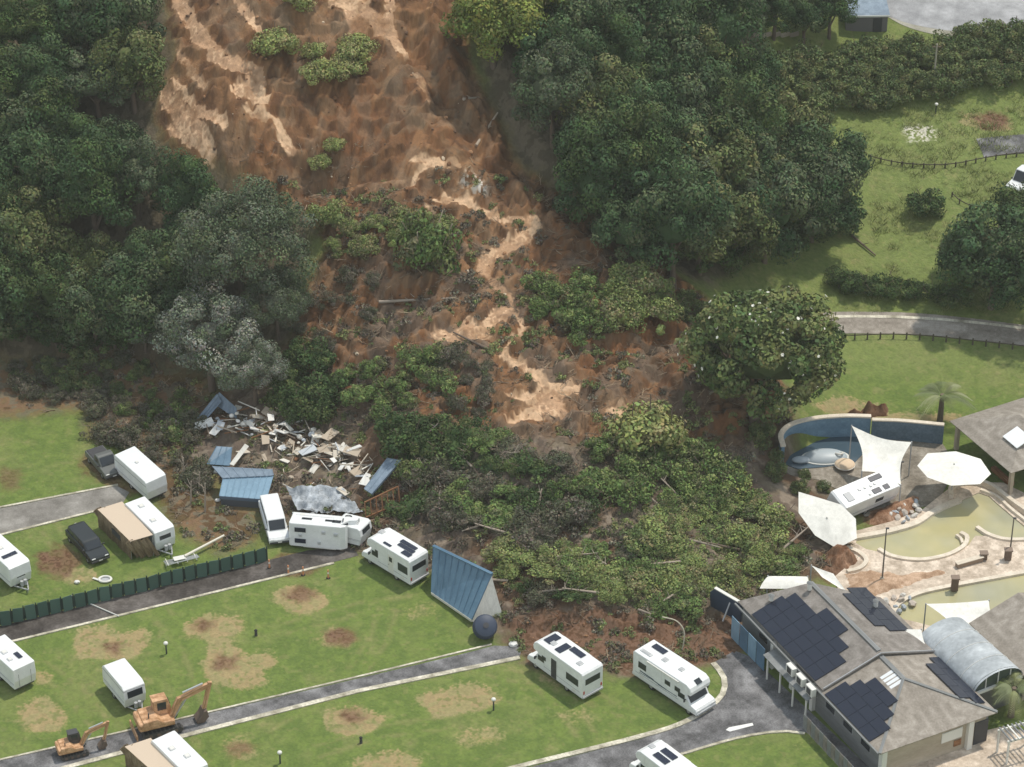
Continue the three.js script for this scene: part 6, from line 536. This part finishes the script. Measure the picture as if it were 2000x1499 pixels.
{ // long solar-roofed building: local x runs back from the front left corner, z across to the right
  const B = [29.26, 57.79], A = [19.56, 38.97], F = [39.2, 54.51]; const f = frameOf(B, A), L = f.L, W = Math.hypot(F[0] - B[0], F[1] - B[1]) * 0.98, o = thing('solar_building', 'long grey building with dark solar panels on its roof', 'building', [B[0], 0, B[1]], f.yaw);
  const ca = Math.cos(f.yaw), sa = Math.sin(f.yaw), split = L * 0.40, y0 = 3.1, rise = 1.7, m = W / 2;
  const front = hipRoof(split, W, y0, rise, { hip0: 1, over: 0.5 }), Lr = L - split, yr = y0 + 0.22, y1r = yr + rise + 0.1, rearG = { left: plate([[-0.4, yr, -0.4], [Lr + 0.3, yr, -0.4], [Lr - 2.3, y1r, m], [-0.4, y1r, m]], 0.1), right: plate([[Lr - 4.8, yr, W + 0.4], [-0.4, yr, W + 0.4], [-0.4, y1r, m], [Lr - 2.3, y1r, m]], 0.1) };
  const rf = part('front_roof', [front.left, front.right, front.front], ROOFGREY, o), rr2 = part('rear_roof', [rearG.left, rearG.right].map(g => g.translate(split, 0, 0)), ROOFGREY2, o);
  part('ridge_cap', beam([m * 0.95, y0 + rise + 0.03, m], [split - 0.1, y0 + rise + 0.03, m], 0.4, 0.08), WALLG, rf); part('ridge_cap', beam([split, y0 + rise + 0.36, m], [L - 2.3, y0 + rise + 0.36, m], 0.4, 0.08), WALLG, rr2); for (const z of [-0.5, W + 0.5]) part('hip_cap', beam([-0.45, y0 + 0.04, z], [m * 0.95, y0 + rise + 0.04, m], 0.25, 0.08), WALLG, rf);
  part('step_flashing', [beam([split - 0.35, y0 + 0.3, -0.3], [split - 0.35, y0 + rise + 0.3, m], 0.06, 0.2), beam([split - 0.35, y0 + 0.3, W + 0.3], [split - 0.35, y0 + rise + 0.3, m], 0.06, 0.2)], ALU, rr2);
  part('gutter', [bx(L + 0.8, 0.14, 0.14, L / 2, y0 - 0.04, -0.58)], WALLG, o);
  part('left_wall', bx(L, y0, 0.2, L / 2, y0 / 2, 0.1), WALLG, o); part('right_wall', bx(L - 5, y0, 0.2, L / 2 - 2.5, y0 / 2, W - 0.1), WALLG, o); const fw = part('front_wall', bx(0.2, y0, W - 0.4, 0.1, y0 / 2, m), STUCCO, o); part('back_wall', beam([L - 0.1, y0 / 2, 0.2], [L - 4.95, y0 / 2, W - 0.2], 0.2, y0), WALLG, o);
  for (const z of [0.1, W * 0.82]) part('column', rb(0.5, y0 - 0.1, 0.5, 0.04, -0.12, y0 / 2 - 0.05, z), OFFWHITE, fw); part('garage_door', rb(0.08, 1.0, 2.0, 0.02, -0.03, 1.9, W * 0.66), OFFWHITE, fw); part('doorway', rb(0.1, 2.3, 1.3, 0.02, -0.03, 1.15, W * 0.94), DARK, fw); part('notice_board', rb(0.08, 0.6, 0.7, 0.02, -0.05, 0.9, W * 0.72), TIMBER, fw);
  const px = k => split + (L - split) * k; const sl = Math.hypot(m + 0.4, rise + 0.1), ang = Math.atan2(rise + 0.1, m + 0.4), pg = rb(1.63, 0.05, 1.01, 0.01);
  const panelAt = (s, k, rightSide, y00, ov, host) => { const d = 0.55 + k * 1.03, t = part('solar_panel', pg, PV, host), c = Math.cos(ang), z = -ov + d * c, y = y00 + d * Math.sin(ang) + 0.09; t.position.set(s, y, rightSide ? W - z : z); t.rotation.x = rightSide ? ang : -ang; const fr = part('panel_frame', bx(1.645, 0.03, 1.02, 0, -0.02, 0), PVF, t); };
  const rows = [[2.2, 1.9, 0, 6], [2.0, 1.9, 0, 6], [2.0, 1.9, 0, 6], [3.2, 1, 0, 5], [5.0, 1, 0, 3]]; [6, 6, 6, 5, 2].forEach((n, k) => { for (let i = 0; i < n; i++) panelAt(px(0.13) + [0, 0, 0, 0.7, 1.7][k] * 1.66 + i * 1.66, k, false, y0 + 0.22, 0.4, rr2); }); 
  [4, 4, 3, 2].forEach((n, k) => { for (let i = 0; i < n; i++) panelAt(1.9 + [0, 0, 1, 2][k] * 1.0 + i * 1.66, k, false, y0, 0.5, rf); });
  [4, 4, 3].forEach((n, k) => { for (let i = 0; i < n; i++) panelAt(px(0.28) + i * 1.66 + [0, 0, 0.8][k], k + 0.6, true, y0 + 0.22, 0.4, rr2); }); [4, 3].forEach((n, k) => { for (let i = 0; i < n; i++) panelAt(1.6 + i * 1.66 + k * 0.8, k + 0.3, true, y0, 0.5, rf); });
  for (let i = 0; i < 4; i++) { const q = part('skylight_strip', rb(0.34, 0.07, 1.3, 0.02), std(0.75, 0.77, 0.78, 0.3), rf); const d = 4.55, c = Math.cos(ang); q.position.set(m * 0.95 - 0.1 + i * 0.45, y0 + rise - 0.25, m - 0.75); q.rotation.x = -ang; }
  for (const [s, z, h] of [[px(0.86), 1.6, 0.5], [px(0.76), m - 0.6, 0.7], [px(0.5), W - 1.2, 0.6]]) { const v = part('roof_vent', cyl(0.2, 0.2, h, s, y0 + 0.5 + (z < m ? z : W - z) / m * rise, z, 10), OFFWHITE, rr2); part('vent_cap', cyl(0.28, 0.1, 0.14, s, y0 + 0.5 + h + (z < m ? z : W - z) / m * rise, z, 10), WALLG, v); }
  // things on the left flank: windows, white grille boxes, blue hoardings, lean-to
  for (let i = 0; i < 7; i++) pane(o, 'window', 1.3, 0.8, 2.2 + i * 2.6, 1.9, 0, 'l'); for (let i = 0; i < 3; i++) part('buttress', rb(0.4, 2.7, 0.45, 0.04, px(0.1) + i * 3.1, 1.35, -0.15), OFFWHITE, o);
  part('lean_to_roof', plate([[px(0.02), 2.5, -0.1], [px(0.55), 2.5, -0.1], [px(0.55), 2.2, -1.5], [px(0.02), 2.2, -1.5]], 0.07), WALLG, o); for (let i = 0; i < 4; i++) part('lean_to_post', bx(0.12, 2.15, 0.12, px(0.03) + i * (px(0.5) - px(0.03)) / 3, 1.07, -1.4), OFFWHITE, o);
  for (let i = 0; i < 3; i++) { const a = part('air_conditioner', rb(1.0, 0.8, 0.45, 0.04, px(0.04) + i * 1.5, 2.9, -0.95), OFFWHITE, o); part('fan_grille', rb(0.6, 0.6, 0.05, 0.02, px(0.04) + i * 1.5, 2.9, -1.18), DARK, a); }
  for (let i = 0; i < 4; i++) part('blue_hoarding', rb(1.25, 2.3, 0.06, 0.02, px(0.62) + i * 1.32, 1.3, -1.15 - 0.02 * i), i % 2 ? SKYBLUE : BLUE2, o);
  const fz = -2.1; for (let i = 0; i < 16; i++) part('fence_board', rb(0.56, 1.5, 0.05, 0.015, -1.2 + i * 0.6, 0.78 + 0.02 * (i % 3), fz), i % 2 ? WALLG : ROOFGREY2, o); part('fence_rail', bx(9.6, 0.08, 0.06, 3.3, 1.2, fz + 0.06), BARK, o); }
{ const a = [17.2, 36.54], b = [19.54, 38.64]; const p = frameOf(a, b), o = thing('blue_tank_shield', 'dark blue curved panel with white rim at the back corner of the solar building', 'panel wall', [a[0], ground(...a) - 0.1, a[1]], p.yaw); part('panel', side([[-0.2, 0], [-0.3, 1.5], [0.2, 2.1], [p.L, 1.9], [p.L, 0]], 0.25, 0.05), std(0.03, 0.05, 0.085, 0.5), o); part('rim', beam([0.15, 2.14, 0], [p.L, 1.95, 0], 0.3, 0.08), OFFWHITE, o); part('brace', beam([p.L * 0.6, 1.5, 0.1], [p.L * 0.6, 0, 1.0], 0.1, 0.1), GREYP, o); }
{ // vaulted translucent hall roof beside it
  const p0 = [37.5, 50.78], p1 = [34.08, 44.7], q0 = [38.11, 41.8]; const f = frameOf(p0, p1), W = Math.hypot(q0[0] - p1[0], q0[1] - p1[1]), L = f.L * 1.12, o = thing('vaulted_shelter', 'shelter with curved pale grey translucent roof and glazed arch', 'shelter', [p0[0], 0, p0[1]], f.yaw); const n = 14, pos = [], uv = [], idx = [], R = 1.45; const PALEROOF = texMat([168, 174, 178], 26, 9, 0.12, 0.75, { side: THREE.DoubleSide }, 91);
  for (let j = 0; j <= 10; j++) for (let i = 0; i <= n; i++) { const a = i / n * Math.PI, x = j / 10 * L; pos.push(x, 2.9 + Math.sin(a) * R, W / 2 - Math.cos(a) * W / 2); uv.push(x, i / n * 5); } for (let j = 0; j < 10; j++) for (let i = 0; i < n; i++) { const k = j * (n + 1) + i; idx.push(k, k + n + 1, k + 1, k + 1, k + n + 1, k + n + 2); } const g = new THREE.BufferGeometry(); g.setAttribute('position', new THREE.Float32BufferAttribute(pos, 3)); g.setAttribute('uv', new THREE.Float32BufferAttribute(uv, 2)); g.setIndex(idx); g.computeVertexNormals(); part('vault', g, PALEROOF, o);
  const arch = new THREE.Shape(); arch.moveTo(0, 0); for (let i = 0; i <= n; i++) { const a = i / n * Math.PI; arch.lineTo(W / 2 - Math.cos(a) * W / 2, Math.sin(a) * R); } const ag = new THREE.ExtrudeGeometry(arch, { depth: 0.06, bevelEnabled: false }).rotateY(-Math.PI / 2).translate(0.25, 2.9, 0); const gl = part('glazed_arch', ag, std(0.05, 0.07, 0.06, 0.15), o); for (let i = 1; i < 4; i++) part('mullion', bx(0.08, R * Math.sin(i / 4 * Math.PI) + 0.1, 0.07, 0.14, 2.9 + R * Math.sin(i / 4 * Math.PI) / 2, i / 4 * W), OFFWHITE, gl);
  part('tie_beam', bx(0.2, 0.25, W, 0.05, 2.82, W / 2), OFFWHITE, o); for (const z of [0.1, W - 0.1]) part('side_wall', bx(L, 2.8, 0.15, L / 2, 1.4, z), WALLG, o); part('front_wall', bx(0.15, 2.65, W - 0.4, 0.4, 1.33, W / 2), std(0.12, 0.12, 0.11, 0.85), o); for (let i = 1; i < 4; i++) part('roof_rib', new THREE.TorusGeometry(1, 0.02, 5, 20, Math.PI).rotateY(Math.PI / 2).scale(1, R, W / 2).translate(L * i / 4, 2.92, W / 2), OFFWHITE, o); }
sail('pale grey membrane between the solar roof and the vaulted shelter', [P3([30.77, 42.98], 3.6), P3([34.04, 43.38], 3.8), P3([34.21, 45.06], 3.4), P3([32.62, 45.76], 3.2)], { pull: 0.03, sag: 0.2, poles: [0, 1] });
{ const p = [41.64, 48.33], q = [38.4, 41.79]; const f = frameOf(p, q), o = thing('side_hall', 'grey pitched-roof hall cut by the right edge', 'building', [p[0], 0, p[1]], f.yaw); const R = hipRoof(f.L, 9, 3.0, 1.6, { over: 0.3 }); part('left_roof', R.left.translate(0, 0, 0.35), ROOFGREY, o); part('right_roof', R.right.translate(0, 0, 0.35), ROOFGREY, o); part('front_wall', bx(0.2, 3, 8.6, 0.15, 1.5, 4.8), STUCCO, o); part('back_wall', bx(0.2, 3, 8.6, f.L - 0.15, 1.5, 4.8), STUCCO, o); part('left_wall', bx(f.L - 0.5, 2.9, 0.2, f.L / 2, 1.45, 0.6), WALLG, o); part('barge_board', beam([-0.33, 3.0, 0.1], [-0.33, 4.6, 4.85], 0.06, 0.2), DARK, o); }
{ // pavilion by the upper pool
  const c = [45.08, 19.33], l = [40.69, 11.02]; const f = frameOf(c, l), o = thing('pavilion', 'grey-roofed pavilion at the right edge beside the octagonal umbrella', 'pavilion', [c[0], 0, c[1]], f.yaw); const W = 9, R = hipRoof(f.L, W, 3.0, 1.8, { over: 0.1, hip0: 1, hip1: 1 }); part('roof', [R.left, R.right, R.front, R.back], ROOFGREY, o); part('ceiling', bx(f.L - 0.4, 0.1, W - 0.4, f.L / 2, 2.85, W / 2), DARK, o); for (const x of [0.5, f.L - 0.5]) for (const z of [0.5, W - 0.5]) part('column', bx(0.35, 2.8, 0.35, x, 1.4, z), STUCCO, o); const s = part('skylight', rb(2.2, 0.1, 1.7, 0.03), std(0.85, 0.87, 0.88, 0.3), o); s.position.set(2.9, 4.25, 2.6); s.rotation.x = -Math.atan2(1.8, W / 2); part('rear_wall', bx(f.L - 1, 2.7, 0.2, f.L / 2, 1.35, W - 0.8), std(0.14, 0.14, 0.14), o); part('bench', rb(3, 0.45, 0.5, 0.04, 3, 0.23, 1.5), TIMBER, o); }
{ const p = [40.18, 54.88], o = thing('white_pergola', 'small white framed pergola at the bottom right corner', 'pergola', [p[0], 0, p[1]], 0.4); const ps = [[-0.9, -0.7], [1.9, -0.7], [-0.9, 0.8], [1.9, 0.8]]; for (const [x, z] of ps) part('post', bx(0.14, 2.2, 0.14, x, 1.1, z), OFFWHITE, o); for (const z of [-0.7, 0.8]) part('beam', bx(3.1, 0.18, 0.12, 0.5, 2.28, z), OFFWHITE, o); for (let i = 0; i < 8; i++) part('slat', bx(0.12, 0.08, 1.9, -0.8 + i * 0.38, 2.42, 0.05), i === 2 ? OFFWHITE : WALLG, o); }
structure('forecourt', slab([[30.73, 54.56], [40.06, 51.36], [44.03, 52.65], [43.04, 58.93], [30.05, 58.93]], -0.2, 0.03), PAVE);
palm([40.87, 50.06], 3.2, 1.5, 'dark palm beside the vaulted shelter at the right edge', 1.2);
{ const p = [39.22, -55.96], o = thing('grey_shed', 'grey-roofed shed at the top edge beside the upper road', 'shed', [p[0], ground(...p) - 0.3, p[1]], 0.04); part('wall', bx(4.6, 2.4, 4, 0, 1.2, -2), std(0.16, 0.15, 0.15, 0.9), o); part('roof', [plate([[-2.5, 2.35, 0.3], [2.5, 2.35, 0.3], [2.5, 3.1, -4.4], [-2.5, 3.1, -4.4]], 0.1)], BLUEGREY, o); part('fascia', bx(5.0, 0.2, 0.06, 0, 2.32, 0.33), OFFWHITE, o); part('door', rb(1.0, 1.9, 0.06, 0.02, 1.2, 0.98, 0.02), DARK, o); }
{ const a = [26.09, -49.7], b = [31.44, -53]; const f = frameOf(a, b), o = thing('timber_edging', 'pale timber edging in front of the dark trees by the shed', 'edging', [a[0], ground(...a), a[1]], f.yaw); for (let i = 0; i < 5; i++) part('sleeper', rb(f.L / 5 - 0.06, 0.45, 0.25, 0.03, (i + 0.5) * f.L / 5, 0.15 + (ground(b[0], b[1]) - ground(...a)) * (i + 0.5) / 5, 0), i % 2 ? STUCCO : DEADWOOD, o); }
console.log('buildings done');

heap([[28.51, 30.49], [30.99, 29.89], [34.08, 30.34], [37.58, 29.59], [38.71, 30.64], [36.56, 32.12], [34.21, 33.15], [31.88, 34.18], [30.83, 35.77], [28.92, 33.59]], 0.28, MUDPALE, 'mud_spill');
heap([[27.38, 27.62], [29.03, 26.86], [30.41, 27.62], [30.9, 28.98], [29.6, 30.34], [27.91, 30.19]], 1.1, MUD, 'mud_heap');
heap([[31.74, 23.45], [32.34, 21.24], [34.31, 20.05], [36.85, 18.2], [37.05, 20.45], [35.46, 22.19], [33.69, 23.61]], 0.5, MUD, 'mud_heap');
renderer.render(scene, camera);
